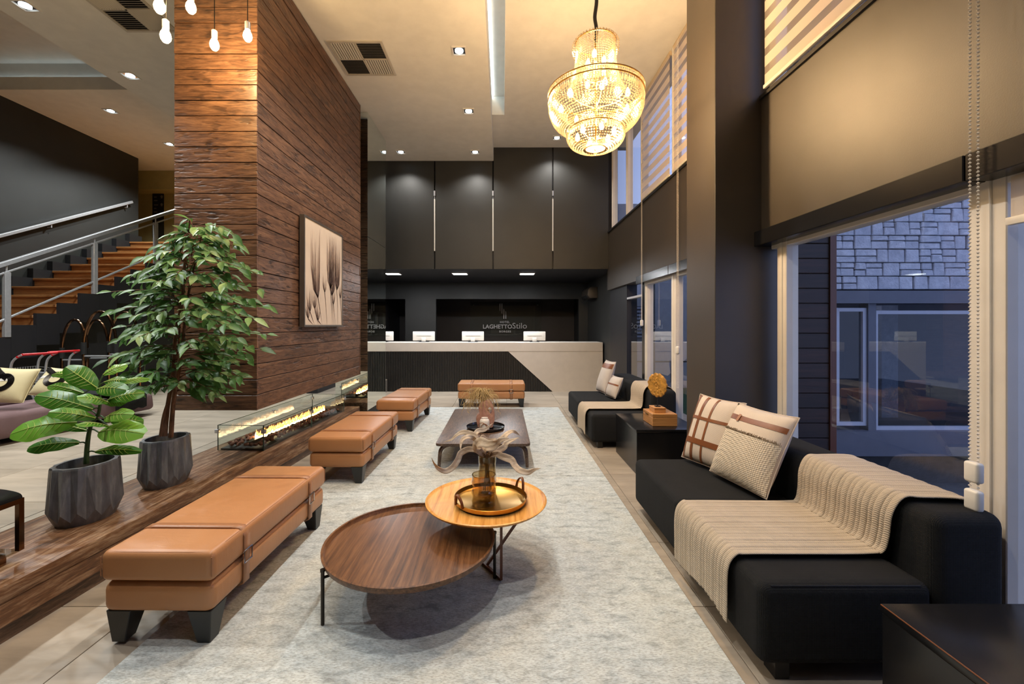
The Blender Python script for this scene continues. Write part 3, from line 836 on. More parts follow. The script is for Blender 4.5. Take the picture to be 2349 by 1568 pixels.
# ================================================================== benches
BW, BL = .53, 1.23
def bench():
    t = thing('leather_bench', 'x', 'bench', (0,0,0), 0, 'tan leather benches around the rugs')
    for sx in (-1,1):
        for sy in (-1,1):
            cx, cy = sx*(BW/2-.075), sy*(BL/2-.075)
            MB().frustum((cx+sx*.012, cy+sy*.012, 0), .062, .062, (cx, cy, .158), .115, .115).build('leg', M['legblack'], t, bevel=.003, seg=1)
    def pad(z0, z1, bulge, nm, inset=0):
        prof = []
        n = 10; bev = .028
        def f(u, v):
            return None
        m = MB(); m.box(-BW/2+inset, BW/2-inset, -BL/2+inset, BL/2-inset, z0, z1)
        me = m.mesh(nm, bevel=bulge, seg=5, angle=60)
        return link(nm, me, M['leather'], t)
    pad(.150, .292, .040, 'base', .006)
    c = pad(.296, .440, .034, 'seat_cushion')
    pip = MB()
    x, y, z = BW/2-.016, BL/2-.016, .4315
    loop = [(-x,-y,z),(x,-y,z),(x,y,z),(-x,y,z)]
    pts = []
    for i in range(4):
        a, b = Vector(loop[i]), Vector(loop[(i+1) % 4])
        pts += [a.lerp(b, k/12) for k in range(1, 12)]
    pip.tube(pts, .0035, 6, closed=True).build('piping', M['strapleather'], c, smooth=True)
    for sx in (-1, 1):
        for sy in (-1, 1):
            MB().tube([(sx*(BW/2-.006), sy*(BL/2-.006), .325), (sx*(BW/2-.006), sy*(BL/2-.006), .415)], .0025, 5).build('corner_seam', M['strapleather'], c)
    for yy in (-.36, .36):
        prof = [(-BW/2+.03,.146),(-BW/2-.001,.160),(-BW/2-.002,.27),(-BW/2-.004,.30),(-BW/2-.005,.40),(-BW/2+.02,.440),(-BW/2+.06,.4445),
                (BW/2-.06,.4445),(BW/2-.02,.440),(BW/2+.005,.40),(BW/2+.004,.30),(BW/2+.002,.27),(BW/2+.001,.160),(BW/2-.03,.146)]
        m = MB(); w = .024
        vs = []
        for (px, pz) in prof: vs += [(px, yy-w, pz), (px, yy+w, pz)]
        m.add(vs, [(2*i, 2*i+1, 2*i+3, 2*i+2) for i in range(len(prof)-1)])
        st = m.build('strap', M['strapleather'], t, world=False, smooth=True)
        sl = st.modifiers.new('s', 'SOLIDIFY'); sl.thickness = .006; sl.offset = 0
        bx = BW/2+.011
        loop = [(bx, yy-.033, .268), (bx, yy+.033, .268), (bx, yy+.033, .330), (bx, yy-.033, .330)]
        pts = []
        for i in range(4):
            a, b = Vector(loop[i]), Vector(loop[(i+1) % 4])
            pts += [a.lerp(b, k/6) for k in range(6)]
        MB().tube(pts, .0042, 6, closed=True).build('buckle', M['chrome'], st, world=False, smooth=True)
    return t
b1 = bench()
b1.location = (-1.595, 2.585, 0); b1.rotation_euler.z = math.radians(-.7)
b1['label'] = 'tan leather bench with two straps beside the grey planters'
bench_z = .0
copy_tree(b1, None, (-1.545, 4.60, 0), math.radians(-1.2), 'tan leather bench with two straps beside the glass fire trough')
copy_tree(b1, None, (-1.475, 6.55, 0), math.radians(-2.2), 'tan leather bench with two straps beside the mirrored pier')
copy_tree(b1, None, (-.205, 8.02, 0), math.radians(-90), 'tan leather bench set crosswise in front of the reception desk')
# benches 1-3 stand on the rug edge, their outer legs on it
for o in [o for o in SC.objects if o.name.startswith('leather_bench')]:
    if o.location.y < 7.5: o.location.z = .012

# ================================================================== rectangular coffee table
ct = thing('coffee_table', 'low rectangular dark oak coffee table holding the pink vase', 'coffee table', (-.2, 5.28, .012))
def rrect(x0,x1,y0,y1,r,n=6):
    out = []
    for cx, cy, a0 in ((x1-r,y0+r,-90),(x1-r,y1-r,0),(x0+r,y1-r,90),(x0+r,y0+r,180)):
        for k in range(n+1):
            a = math.radians(a0+90*k/n); out.append((cx+r*math.cos(a), cy+r*math.sin(a)))
    return out
poly = rrect(-.69,.285,4.37,6.2,.05)
MB().prism(poly, lambda x,y: (x,y,.258), lambda x,y: (x,y,.285)).build('tabletop', M['oak'], ct, bevel=.004, seg=2)
MB().box(-.55,.145,4.50,4.53,.215,.257).box(-.55,.145,6.04,6.07,.215,.257).box(-.56,-.53,4.53,6.04,.215,.257).box(.125,.155,4.53,6.04,.215,.257).build('apron', M['oak'], ct)
for sx, xx in ((-1,-.66),(1,.255)):
    for sy, yy in ((-1,4.43),(1,6.13)):
        p = spline([(xx+sx*.0, yy, .012+.016), (xx-sx*.006, yy-sy*.004, .13), (xx-sx*.02, yy-sy*.02, .205), (xx-sx*.07, yy-sy*.05, .240), (xx-sx*.16, yy-sy*.08, .246)], 5)
        MB().tube(p, [.016+.006*min(1,i/10) for i in range(len(p))], 8).build('leg', M['oak'], ct, smooth=True)

# ================================================================== round tables
bt = thing('round_table', 'large low round walnut tray table with thin dark metal legs', 'coffee table', (-.517, 2.417, .012))
BX, BY, BR, BZ = -.517, 2.417, .473, .30
MB().lathe([(.0,-.045),(BR-.03,-.045),(BR-.008,-.03),(BR,-.008),(BR,.0),(BR-.012,.0),(BR-.018,-.02),(BR-.022,-.024),(0,-.024)], 72, (BX,BY,BZ), caps=False).build('tray_top', M['walnut'], bt, smooth=True)
for fx, fy in ((-.858,2.15),(-.047,2.51),(-.60,2.875)):
    d = Vector((fx-BX, fy-BY)).normalized(); px, py = BX+d.x*(BR+.006), BY+d.y*(BR+.006)
    MB().tube([(px,py,.014),(px,py,.283)], .009, 10).tube([(px,py,.245),(px-d.x*.10,py-d.y*.10,.245)], .007, 8).tube([(px,py,.276),(px,py,.288)], .012, 10).build('leg', M['darkmetal'], bt, smooth=True)
yt = thing('round_table', 'smaller round honey pine table overlapping the walnut one, holding the brass tray', 'coffee table', (-.103, 2.69, .012))
YX, YY, YR, YZ = -.103, 2.69, .379, .41
MB().lathe([(.0,-.03),(YR-.07,-.03),(YR-.012,-.016),(YR,-.004),(YR,.0),(YR-.008,.003),(YR-.02,-.006),(YR-.03,-.010),(0,-.010)], 72, (YX,YY,YZ), caps=False).build('tabletop', M['pine'], yt, smooth=True)
A, B_, C_, D_ = Vector((-.008,2.485,0)), Vector((.16,2.66,0)), Vector((-.30,2.925,0)), Vector((.0,2.98,0))
zt, zb = YZ-.032, .022
for p in (A, C_): MB().obox((p.x,p.y,zb),(p.x,p.y,zt), .016, .016).build('leg', M['bronzewood'], yt)
MB().obox((A.x,A.y,zb),(C_.x,C_.y,zb), .016, .016).build('foot_bar', M['bronzewood'], yt)
MB().obox((A.x+.01,A.y,zt-.006),(B_.x,B_.y,zt-.006), .016, .014).obox((C_.x,C_.y,zt-.006),(D_.x,D_.y,zt-.006), .016, .014).build('top_bar', M['bronzewood'], yt)
MB().obox((B_.x,B_.y,zt),(A.x-.09,A.y+.14,zb), .014, .014).obox((D_.x,D_.y,zt),(C_.x+.09,C_.y-.14,zb), .014, .014).build('brace', M['bronzewood'], yt)
MB().obox((A.x-.09,A.y+.14,zb),(C_.x+.09,C_.y-.14,zb), .014, .014).build('foot_bar', M['bronzewood'], yt)

# brass tray with leather loops
TX, TY, TZ, TR = -.076, 2.665, YZ-.0095, .228
tr = thing('brass_tray', 'round hammered brass tray with leather loop handles on the pine table', 'tray', (TX, TY, TZ))
MB().lathe([(0,0),(TR-.022,0),(TR-.006,.012),(TR,.036),(TR-.004,.037),(TR-.010,.014),(TR-.025,.005),(0,.005)], 56, (TX,TY,TZ), caps=False).build('dish', M['brass'], tr, smooth=True)
def loop_handle(par, cx, cy, cz, ang, r, span, h, mat):
    pts = []
    for k in range(13):
        a = -span/2 + span*k/12; s = math.sin(math.pi*k/12)
        rr = r + .004 + .012*s
        pts.append(Vector((cx+rr*math.cos(ang+a), cy+rr*math.sin(ang+a), cz + h*s**.55)))
    m = MB(); vs = []
    for p in pts:
        d = Vector((math.cos(ang), math.sin(ang), 0))*.009
        vs += [p-d, p+d]
    m.add(vs, [(2*i,2*i+1,2*i+3,2*i+2) for i in range(len(pts)-1)])
    o = m.build('handle', M[mat], par, smooth=True)
    sl = o.modifiers.new('s','SOLIDIFY'); sl.thickness = .004
for ang in (math.radians(35), math.radians(218)): loop_handle(tr, TX, TY, TZ+.026, ang, TR, .34, .075, 'brownleather')

def glass_vase(name, label, x, y, z, r, h, rings):
    g = thing(name, label, 'vase', (x, y, z))
    prof = [(0,.001),(r-.004,.001),(r,.006)]
    for k in range(1, 25):
        q = k/24; prof.append((r + .0028*math.sin(q*math.pi*rings*2)*(1 if .1 < q < .8 else .2), .006+(h-.006)*q))
    prof += [(r-.004, h), (r-.0045, .012), (0, .010)]
    MB().lathe(prof, 32, (x,y,z), caps=False).build('glass_body', M['smoke'], g, smooth=True)
    MB().tube([(x+(r-.002)*math.cos(a*math.pi/16), y+(r-.002)*math.sin(a*math.pi/16), z+h) for a in range(32)], .0028, 6, closed=True).build('rim', M['smoke'], g, smooth=True)
    return g
glass_vase('glass_tumbler', 'short ribbed smoke glass vessel in front of the taller vase on the brass tray', -.115, 2.60, TZ+.006, .072, .185, 3)
glass_vase('glass_vase', 'tall smoke glass vase holding curled dried leaves on the brass tray', -.10, 2.775, TZ+.006, .058, .248, 1)

# dried curled leaves in the vase
dl = thing('dried_leaves', 'bouquet of curling bleached dried leaves in the tall glass vase', 'dried plant', (-.10, 2.775, TZ+.02))
def cpx(x, y, dy=0.0): return P(980+x/5.6, 960+y/5.6, 2.775+dy)
leaves = [
 ([(700,470),(660,420),(540,392),(430,440),(390,530),(330,620),(240,672),(150,640),(90,570),(55,500)], 62, -.05),
 ([(720,440),(660,330),(620,222),(540,184),(450,176),(380,212),(310,270),(215,295)], 52, .03),
 ([(720,430),(650,320),(600,252),(530,232),(460,262),(432,330),(430,410)], 46, -.06),
 ([(730,430),(660,330),(622,215),(655,155),(735,142),(790,100),(838,58)], 50, .05),
 ([(800,480),(880,452),(960,482),(1075,532),(1115,600),(1180,662),(1290,690),(1380,652),(1462,636)], 78, -.04),
 ([(800,450),(860,420),(930,398),(990,360),(1020,310),(1100,272),(1178,238)], 62, .02),
 ([(790,430),(880,330),(980,242),(1050,182),(1120,167),(1190,215)], 58, .06),
 ([(740,470),(660,400),(632,345),(690,300),(780,322),(870,300),(925,250)], 95, -.07),
 ([(740,440),(760,385),(850,362),(905,296),(985,262),(1060,250)], 72, -.02),
 ([(740,420),(690,330),(708,235),(760,268),(840,272),(890,250)], 46, .05),
]
for k, (pp, w, dy) in enumerate(leaves):
    n = len(pp)
    pts = spline([cpx(x, y, dy*(i/(n-1))*2.2) for i, (x, y) in enumerate(pp)], 6)
    mpx = 2.775/F/5.6
    vs = []; m_ = len(pts)
    for i, p in enumerate(pts):
        q = i/(m_-1); d = (pts[min(i+1,m_-1)] - pts[max(i-1,0)]).normalized()
        tw = .9*math.sin(q*5+k*1.3)
        side = d.cross(Vector((math.sin(tw)*.6, -math.cos(tw), .35))).normalized()
        nn = side.cross(d)
        ww = w*mpx*.62*max(.05, math.sin(math.pi*min(1, q*.9+.12))**.8)
        vs += [p-side*ww+nn*ww*.35, p-side*ww*.4, p+side*ww*.4, p+side*ww+nn*ww*.35]
    fs = [(4*i+j, 4*i+j+1, 4*i+j+5, 4*i+j+4) for i in range(m_-1) for j in range(3)]
    o = MB().add(vs, fs).build('leaf', M['dried'], dl, smooth=True, angle=70)
    sl = o.modifiers.new('s','SOLIDIFY'); sl.thickness = .0016
st = MB(); Rd = random.Random(2)
for k in range(9):
    a = 2*math.pi*k/9
    st.tube(spline([(-.10+.026*math.cos(a), 2.775+.026*math.sin(a), TZ+.03), (-.10+.010*math.cos(a+1), 2.775+.010*math.sin(a+1), TZ+.16), (-.10+.030*math.cos(a+2), 2.775+.03*math.sin(a+2), TZ+.275)], 4), .004, 6)
st.build('stems', M['driedstem'], dl, smooth=True)

# ---- tray, vases on the oak table
T2 = Vector((-.20, 5.02, .285)); r2 = .225
t2 = thing('metal_tray', 'round dark metal tray with a leather loop on the oak coffee table', 'tray', T2)
MB().lathe([(0,.001),(r2-.025,.001),(r2-.006,.012),(r2,.034),(r2-.004,.035),(r2-.010,.013),(r2-.03,.006),(0,.006)], 48, T2, caps=False).build('dish', M['gunmetal'], t2, smooth=True)
loop_handle(t2, T2.x, T2.y, T2.z+.022, math.radians(262), r2, .62, .10, 'brownleather')
pv = thing('pink_vase', 'pink terracotta vase with a round hole through its shoulder', 'vase', (-.225, 5.07, T2.z+.0075))
# flattened two-lobed body with a handle hole; outline in px of the photograph crop
def vx(x, y): return ((1050+x/11.2-CU)*5.07/F, H-(860+y/11.2-CV)*5.07/F)
outl = [(660,560),(790,560),(850,600),(900,690),(930,800),(945,920),(945,1060),(915,1150),(870,1235),(560,1235),(515,1160),(485,1050),(490,960),(530,905),(575,880),(548,800),(545,720),(590,620)]
ol = [Vector((*vx(x, y),)) for x, y in outl]
hole = [Vector((*vx(832+50*math.cos(a), 800+88*math.sin(a)),)) for a in [2*math.pi*k/16 for k in range(16)]]
ol_s = [Vector((p.x, p.y)) for p in spline([(*p, 0) for p in ol+[ol[0]]], 3)][:-1]
bm = bmesh.new()
def addloop(bm, pts, y): 
    vs = [bm.verts.new((p.x, y, p.y)) for p in pts]
    return vs, [bm.edges.new((vs[i], vs[(i+1) % len(vs)])) for i in range(len(vs))]
ZB = T2.z+.0075
low = min(p.y for p in ol_s)
ol_s = [Vector((p.x, p.y - low + ZB)) for p in ol_s]; hole = [Vector((p.x, p.y - low + ZB)) for p in hole]
va, ea = addloop(bm, ol_s, 5.005); vb, eb = addloop(bm, hole, 5.005)
bmesh.ops.triangle_fill(bm, use_beauty=True, use_dissolve=False, edges=ea+eb)
ex = bmesh.ops.extrude_face_region(bm, geom=bm.faces[:])
for v in [g for g in ex['geom'] if isinstance(g, bmesh.types.BMVert)]: v.co.y = 5.135
bmesh.ops.recalc_face_normals(bm, faces=bm.faces)
es = [e for e in bm.edges if len(e.link_faces) == 2 and e.calc_face_angle(0) > 1.2]
bmesh.ops.bevel(bm, geom=es, offset=.022, segments=4, affect='EDGES', profile=.5, clamp_overlap=True)
for v in bm.verts: v.co -= pv.location
me = bpy.data.meshes.new('body'); bm.to_mesh(me); bm.free()
me.polygons.foreach_set('use_smooth', [True]*len(me.polygons)); me.set_sharp_from_angle(angle=math.radians(50))
link('body', me, M['terracotta'], pv)
wj = thing('white_jar', 'small white ceramic jar with an arched relief in front of the pink vase', 'jar', (-.208, 4.93, ZB))
MB().lathe([(0,0),(.052,0),(.056,.004),(.057,.10),(.050,.118),(.036,.130),(.034,.138),(.038,.140),(.034,.139),(.030,.130),(0,.128)], 28, (-.208,4.93,ZB), caps=False).build('jar_body', M['ceramic'], wj, smooth=True)
MB().tube([(-.208+.040*math.cos(a*math.pi/12), 4.93-.0585, ZB+.035+.045*math.sin(a*math.pi/12)) for a in range(13)], .0035, 6).build('arch_relief', M['brownleather'], wj, smooth=True)
gr = thing('dried_grass', 'puff of curly dried grass spilling from the pink vase', 'dried plant', (-.23, 5.07, .58))
top = Vector((-.225, 5.07, max(p.y for p in ol_s)-.01))
gm = MB(); Rg = random.Random(9)
for k in range(300):
    a = Rg.uniform(0, 6.28); sp = Rg.uniform(.04,.215); hh = Rg.uniform(.04,.15); dr = Rg.uniform(-.04,.20)*sp/.2
    c, s = math.cos(a), math.sin(a)*.6
    skew = -.035
    p1 = top + Vector((Rg.uniform(-.025,.025), Rg.uniform(-.02,.02), -.03))
    p2 = top + Vector((c*sp*.45+skew*.5, s*sp*.45, hh)); p3 = top + Vector((c*sp*.9+skew, s*sp*.9, hh-dr*.3)); p4 = top + Vector((c*sp*1.15+skew+Rg.uniform(-.03,.03), s*sp*1.1, hh-dr-.02))
    p5 = p4 + Vector((Rg.uniform(-.05,.05), Rg.uniform(-.03,.03), Rg.uniform(-.07,.01)))
    gm.tube(spline([p1,p2,p3,p4,p5], 4), .0016, 3, caps=False)
tag(gm.build('grass_strands', M['grassdry'], gr), kind='stuff')

# ================================================================== sofas
def sofa(L):
    t = thing('black_sofa', 'x', 'sofa', (0,0,0), 0, 'black modular sofas along the window wall')
    D, HS, HB, BT = 1.04, .415, .705, .31
    for a, b in ((0, L/2-.001), (L/2+.001, L)):
        MB().box(0, D-BT, a, b, .07, HS).build('seat_block', M['sofa'], t, world=False, bevel=.045, seg=5, angle=60)
    MB().box(D-BT+.002, D, 0, L, .07, HB).build('backrest', M['sofa'], t, world=False, bevel=.055, seg=5, angle=60)
    for x in (.08, D-.12):
        for y in (.06, L/2, L-.12): MB().box(x, x+.06, y-.03, y+.05, 0, .075).build('foot', M['black'], t, world=False)
    for y in (.014, L-.014):
        MB().tube([(.05, y, HS-.010),(D-BT-.05, y, HS-.010)], .003, 5).build('seam', M['blackmatt'], t, world=False)
    return t
s1 = sofa(1.71); s1.location = (1.075, 1.78, 0); s1['label'] = 'black modular sofa with the two large cream cushions'
s2 = sofa(1.87); s2.location = (1.08, 5.18, 0); s2['label'] = 'black modular sofa with the two grey linen cushions near the reception desk'

# side tables
def side_table(x0, x1, y0, y1, label):
    t = thing('cube_table', label, 'side table', ((x0+x1)/2, (y0+y1)/2, 0))
    MB().box(x0, x1, y0, y1, .0, .425).build('body', M['black'], t, bevel=.003, seg=1)
    MB().box(x0-.004, x1+.004, y0-.004, y1+.004, .426, .455).build('top_panel', M['black'], t, bevel=.003, seg=2)
    if y0 < 2: MB().box(x0-.005, x0-.002, y0, y1, .4525, .4557).build('worn_edge', M['brownleather'], t)
side_table(1.34, 1.99, 4.27, 5.05, 'black lacquer cube side table holding the wooden boxes')
side_table(1.42, 2.08, .92, 1.60, 'bare black lacquer cube side table with worn edges beside the knitted throw')
bxg = thing('wooden_box', 'large honey wooden box with a brass clasp on the black side table', 'box', (1.72, 4.47, .455))
q0 = P(1480, 940, 4.75); 
X0, X1, Y0, Y1 = 1.545, 1.80, 4.40, 4.70
MB().box(X0, X1, Y0, Y1, .456, .545).build('body', M['box'], bxg, bevel=.003, seg=1)
MB().box(X0, X1, Y0, Y1, .547, .582).build('lid', M['box'], bxg, bevel=.003, seg=1)
MB().box(X0-.006, X0, Y1-.17, Y1-.08, .548, .562).build('clasp', M['brass'], bxg, bevel=.002)
sb = thing('small_box', 'small honey wooden box stacked on the large clasped box', 'box', (1.66, 4.55, .582))
MB().box(1.585, 1.705, 4.46, 4.62, .583, .623).build('body', M['box'], sb, bevel=.003, seg=1)
MB().box(1.583, 1.707, 4.458, 4.622, .624, .634).build('lid', M['box'], sb, bevel=.002, seg=1)
ds = thing('carved_disc', 'carved golden disc ornament on a black stand atop the small box', 'ornament', (1.645, 4.54, .634))
MB().box(1.62, 1.67, 4.515, 4.565, .634, .642).build('stand_base', M['blackmatt'], ds)
MB().tube([(1.645,4.54,.642),(1.645,4.54,.74)], .006, 8).build('stand_rod', M['blackmatt'], ds)
dm = MB(); nr = 64; dc = Vector((1.645, 4.54, .862)); ax = Vector((math.cos(math.radians(28)), math.sin(math.radians(28)), 0)).normalized()
sd = Vector((-ax.y, ax.x, 0))
for side in (-1, 1):
    rings_ = []
    for k, (rr, th) in enumerate(((.02,.012),(.035,.018),(.05,.012),(.07,.018),(.09,.012),(.105,.016),(.125,.008))):
        for j in range(nr):
            a = 2*math.pi*j/nr; r_ = rr*(1+(.035*math.sin(a*15+k*2)))
            rings_.append(dc + (sd*math.cos(a) + Vector((0,0,1))*math.sin(a))*r_ + ax*side*(th+.004*math.sin(a*11+k*3)))
    dm.add(rings_ + [dc+ax*side*.014], [(k*nr+j, k*nr+(j+1) % nr, (k+1)*nr+(j+1) % nr, (k+1)*nr+j) for k in range(6) for j in range(nr)] + [(7*nr, (j+1) % nr, j) for j in range(nr)])
b0 = 6*nr; b1_ = 7*nr+1+6*nr
dm.f += [(b0+j, b0+(j+1) % nr, b1_+(j+1) % nr, b1_+j) for j in range(nr)]
dm.build('disc', M['gold'], ds, smooth=True, angle=50)

# ================================================================== cushions
def frame_of(bl, br, tl, trp):
    bl, br, tl, trp = map(Vector, (bl, br, tl, trp))
    o = (bl+br+tl+trp)/4
    ex = ((br-bl)+(trp-tl))/2; ey = ((tl-bl)+(trp-br))/2
    w, h = ex.length, ey.length
    ex.normalize(); ey = (ey - ex*ey.dot(ex)).normalized(); ez = ex.cross(ey)
    return o, ex, ey, ez, w, h
def pillow(name, label, corners, T, mat, group=None):
    o, ex, ey, ez, w, h = frame_of(*corners)
    t = thing(name, label, 'cushion', o + (-ey*h/2), 0, group)
    def S(u, v, side, lift=0.0):
        k = max(0, (1-abs(u)**2.6))*max(0, (1-abs(v)**2.6))
        th = T*k**.55
        pin = .055
        x = u*w/2*(1+ .03 - pin*(1-v*v)); y = v*h/2*(1+.03 - pin*(1-u*u))
        sag = -.012*(1-u*u)*(1-v)*.5
        return o + ex*x + ey*(y+sag) + ez*side*(th+lift)
    m = MB(); n = 22
    for side in (1, -1): m.grid(lambda a, b: S(a*2-1, b*2-1, side), n, n)
    me = m.build('cover', M[mat], t, smooth=True, angle=80)
    bm = bmesh.new(); bm.from_mesh(me.data); bmesh.ops.remove_doubles(bm, verts=bm.verts, dist=1e-4); bmesh.ops.recalc_face_normals(bm, faces=bm.faces); bm.to_mesh(me.data); bm.free()
    loop = []
    for i in range(40): loop.append(S(-1+2*i/40, -1, 1))
    for i in range(40): loop.append(S(1, -1+2*i/40, 1))
    for i in range(40): loop.append(S(1-2*i/40, 1, 1))
    for i in range(40): loop.append(S(-1, 1-2*i/40, 1))
    MB().tube(loop, .0035, 5, closed=True).build('seam', M[mat], t, smooth=True)
    def band(nm, a, b, wd, mat2, lift=.003, n=26):
        """strip over the front from uv a to b, wd = half width in uv"""
        d = Vector((b[0]-a[0], b[1]-a[1])).normalized(); pr = Vector((-d.y, d.x))
        mm = MB(); vs = []
        for i in range(n+1):
            q = i/n; u = a[0]+(b[0]-a[0])*q; v = a[1]+(b[1]-a[1])*q
            for k in (-1, -.33, .33, 1):
                vs.append(S(min(.99,max(-.99,u+pr.x*wd*k)), min(.99,max(-.99,v+pr.y*wd*k)), 1, lift))
        mm.add(vs, [(4*i+j, 4*i+j+1, 4*i+j+5, 4*i+j+4) for i in range(n) for j in range(3)])
        return mm.build(nm, M[mat2], t, smooth=True, angle=80)
    return t, S, band
# front faces -X: local x runs towards the camera (-Y)
tA, SA, bandA = pillow('throw_cushion', 'cream cushion with a brown leather strap lattice on the black sofa',
    ((1.43,3.46,.46),(1.585,3.10,.44),(1.63,3.455,.92),(1.80,3.10,.92)), .085, 'linen')
for (a, b, wd) in (((-.86,-.98),(-.86,.98),.05),((-.45,-.98),(-.45,.98),.065),((.02,-.98),(.02,.98),.045)): bandA('leather_strap', a, b, wd, 'brownleather')
for (a, b, wd) in (((-.98,.28),(.98,.28),.045),((-.98,-.42),(.98,-.42),.08)): bandA('leather_strap', a, b, wd, 'brownleather', .005)
tB, SB, bandB = pillow('throw_cushion', 'cream cushion with a woven lower half, fringe and one leather band',
    ((1.50,3.11,.455),(1.60,2.62,.45),(1.735,3.11,.92),(1.83,2.62,.92)), .095, 'linen')
bandB('leather_band', (-.97,.60), (.97,.60), .07, 'brownleather')
bandB('band_loop', (-.42,.50), (-.42,.70), .05, 'strapleather', .008)
mm = MB(); nn = 26
mm.grid(lambda a, b: SB(-.985+1.97*a, -.985+1.21*b, 1, .003), nn, nn)
mm.build('woven_panel', M['weave'], tB, smooth=True, angle=80)
fg = MB(); Rw = random.Random(4)
for k in range(120):
    u = -.97+1.94*k/119; a = SB(u, .225, 1, .004); b = SB(u+Rw.uniform(-.02,.02), .225+Rw.uniform(.03,.075), 1, .010)
    fg.tube([a, b], .0022, 3)
tag(fg.build('fringe', M['fringe'], tB), kind='stuff')
tC, SC_, bandC = pillow('throw_cushion', 'tall grey linen cushion with a wide leather band beside the reception desk',
    ((1.53,7.00,.445),(1.59,6.62,.445),(1.70,7.00,.92),(1.76,6.62,.92)), .08, 'greylinen')
bandC('leather_band', (-.97,.66), (.97,.66), .16, 'brownleather')
tD, SD_, bandD = pillow('throw_cushion', 'small grey linen cushion with crossed thin leather straps on the sofa by the reception desk',
    ((1.56,6.50,.445),(1.62,6.16,.445),(1.68,6.50,.73),(1.74,6.16,.73)), .07, 'greylinen')
bandD('leather_strap', (-.97,.18), (.97,.18), .07, 'brownleather')
bandD('leather_strap', (-.62,-.97), (-.62,.97), .05, 'brownleather', .005)

# ================================================================== knitted throws
def throw(name, label, sx, y0, y1, hang, tail, fan):
    L, D, HS, HB, BT = 1.87, 1.04, .415, .705, .31
    e = .008
    prof = [(sx-.012-e, hang), (sx-.010-e, .20), (sx-e-.006, HS-.06), (sx+.014, HS+.0), (sx+.07, HS+e), (sx+.3, HS+e), (sx+D-BT-.10, HS+e+.002), (sx+D-BT-.035, HS+.03),
            (sx+D-BT-e-.012, HS+.11), (sx+D-BT-e-.010, HB-.07), (sx+D-BT+.014, HB+.002), (sx+D-BT+.07, HB+e), (sx+D-.08, HB+e), (sx+D-.02, HB-.01), (sx+D+.006, HB-.08)][:tail]
    pts = spline([(x, 0, z) for x, z in prof], 7); ns = len(pts)-1; ny = 150
    # strip offsets across Y: cable ridges
    def ridge(y):
        q = (y/.062) % 1
        return .004*max(0, math.sin(q*2*math.pi))**.5 + .002*max(0, math.sin((q-.5)*2*math.pi)) - .004*math.exp(-((q-.56)/.06)**2) - .004*math.exp(-((q-.95)/.06)**2)
    vs = []
    nrm = []
    for i in range(ns+1):
        d = (pts[min(i+1,ns)]-pts[max(i-1,0)]).normalized(); nrm.append(Vector((-d.z, 0, d.x)))
    for i in range(ns+1):
        q = i/ns
        for j in range(ny+1):
            r_ = j/ny
            f0 = fan(q, 0); f1 = fan(q, 1)
            y = (y0+f0)*(1-r_) + (y1+f1)*r_
            wv = .004*math.sin(r_*17+q*3) if q < .25 else .0
            p = pts[i] + nrm[i]*(ridge(r_*(y1-y0)) + abs(wv)+.014)
            hz = (.03*math.sin(r_*4+.5)+.02*r_)*(1-q/.18) if q < .18 else 0
            vs.append((p.x, y, p.z + hz))
    w = ny+1
    m = MB().add(vs, [(i*w+j, i*w+j+1, (i+1)*w+j+1, (i+1)*w+j) for i in range(ns) for j in range(ny)])
    o = m.build(name, M['knit'], smooth=True, angle=80)
    sl = o.modifiers.new('s','SOLIDIFY'); sl.thickness = .005; sl.offset = 0
    tag(o, label, 'throw')
throw('knitted_throw', 'beige cable-knit throw draped over the sofa beside the two cream cushions', 1.075, 1.98, 2.57, .105, 15,
      lambda q, e: (-.10*max(0, q-.45)/.5 if e == 0 else .02*math.sin(q*6)))
throw('knitted_throw', 'beige cable-knit throw draped over the sofa by the reception desk', 1.08, 5.42, 5.92, .10, 15,
      lambda q, e: (-.10*max(0, q-.5)/.5 if e == 0 else -.02*q))
# ================================================================== reception desk
DY = 9.61
dk_ = thing('reception_desk', 'long white reception desk with fluted black front and slanted white end', 'desk', (-.4, 9.9, 0))
MB().box(-3.25, 2.255, DY, DY+.06, .905, 1.108).box(-3.25, 2.255, DY+.061, DY+.62, 1.07, 1.108).build('desk_top', M['counter'], dk_, bevel=.004, seg=1)
def XA(u): return (u-CU)/F*DY
MB().prism([(XA(1166),.902),(2.253,.902),(2.253,.0),(XA(1268),.0)], lambda x,z: (x,DY+.002,z), lambda x,z: (x,DY+.06,z)).build('slanted_end', M['counter'], dk_)
MB().prism([(-3.25,.902),(XA(1166)-.006,.902),(XA(1268)-.006,.0),(-3.25,.0)], lambda x,z: (x,DY+.025,z), lambda x,z: (x,DY+.06,z)).build('backing', M['blackmatt'], dk_)
fl_ = MB(); x = -3.24
while x < XA(1268)-.03:
    zt_ = .900 if x < XA(1166)-.02 else .900*(1-(x+.022-XA(1166)+.01)/(XA(1268)-XA(1166)))
    if zt_ > .02: fl_.box(x, x+.022, DY+.003, DY+.027, .004, zt_)
    x += .038
tag(fl_.build('fluting', m_paint('black_rib', srgb(46,45,44), .4, .02, 0), dk_), 'fine vertical black ribs', kind='stuff')
MB().box(-3.25, -3.21, DY+.06, DY+.6, 0, 1.07).box(2.215, 2.255, DY+.06, DY+.6, 0, 1.07).build('side_panel', M['counter'], dk_)

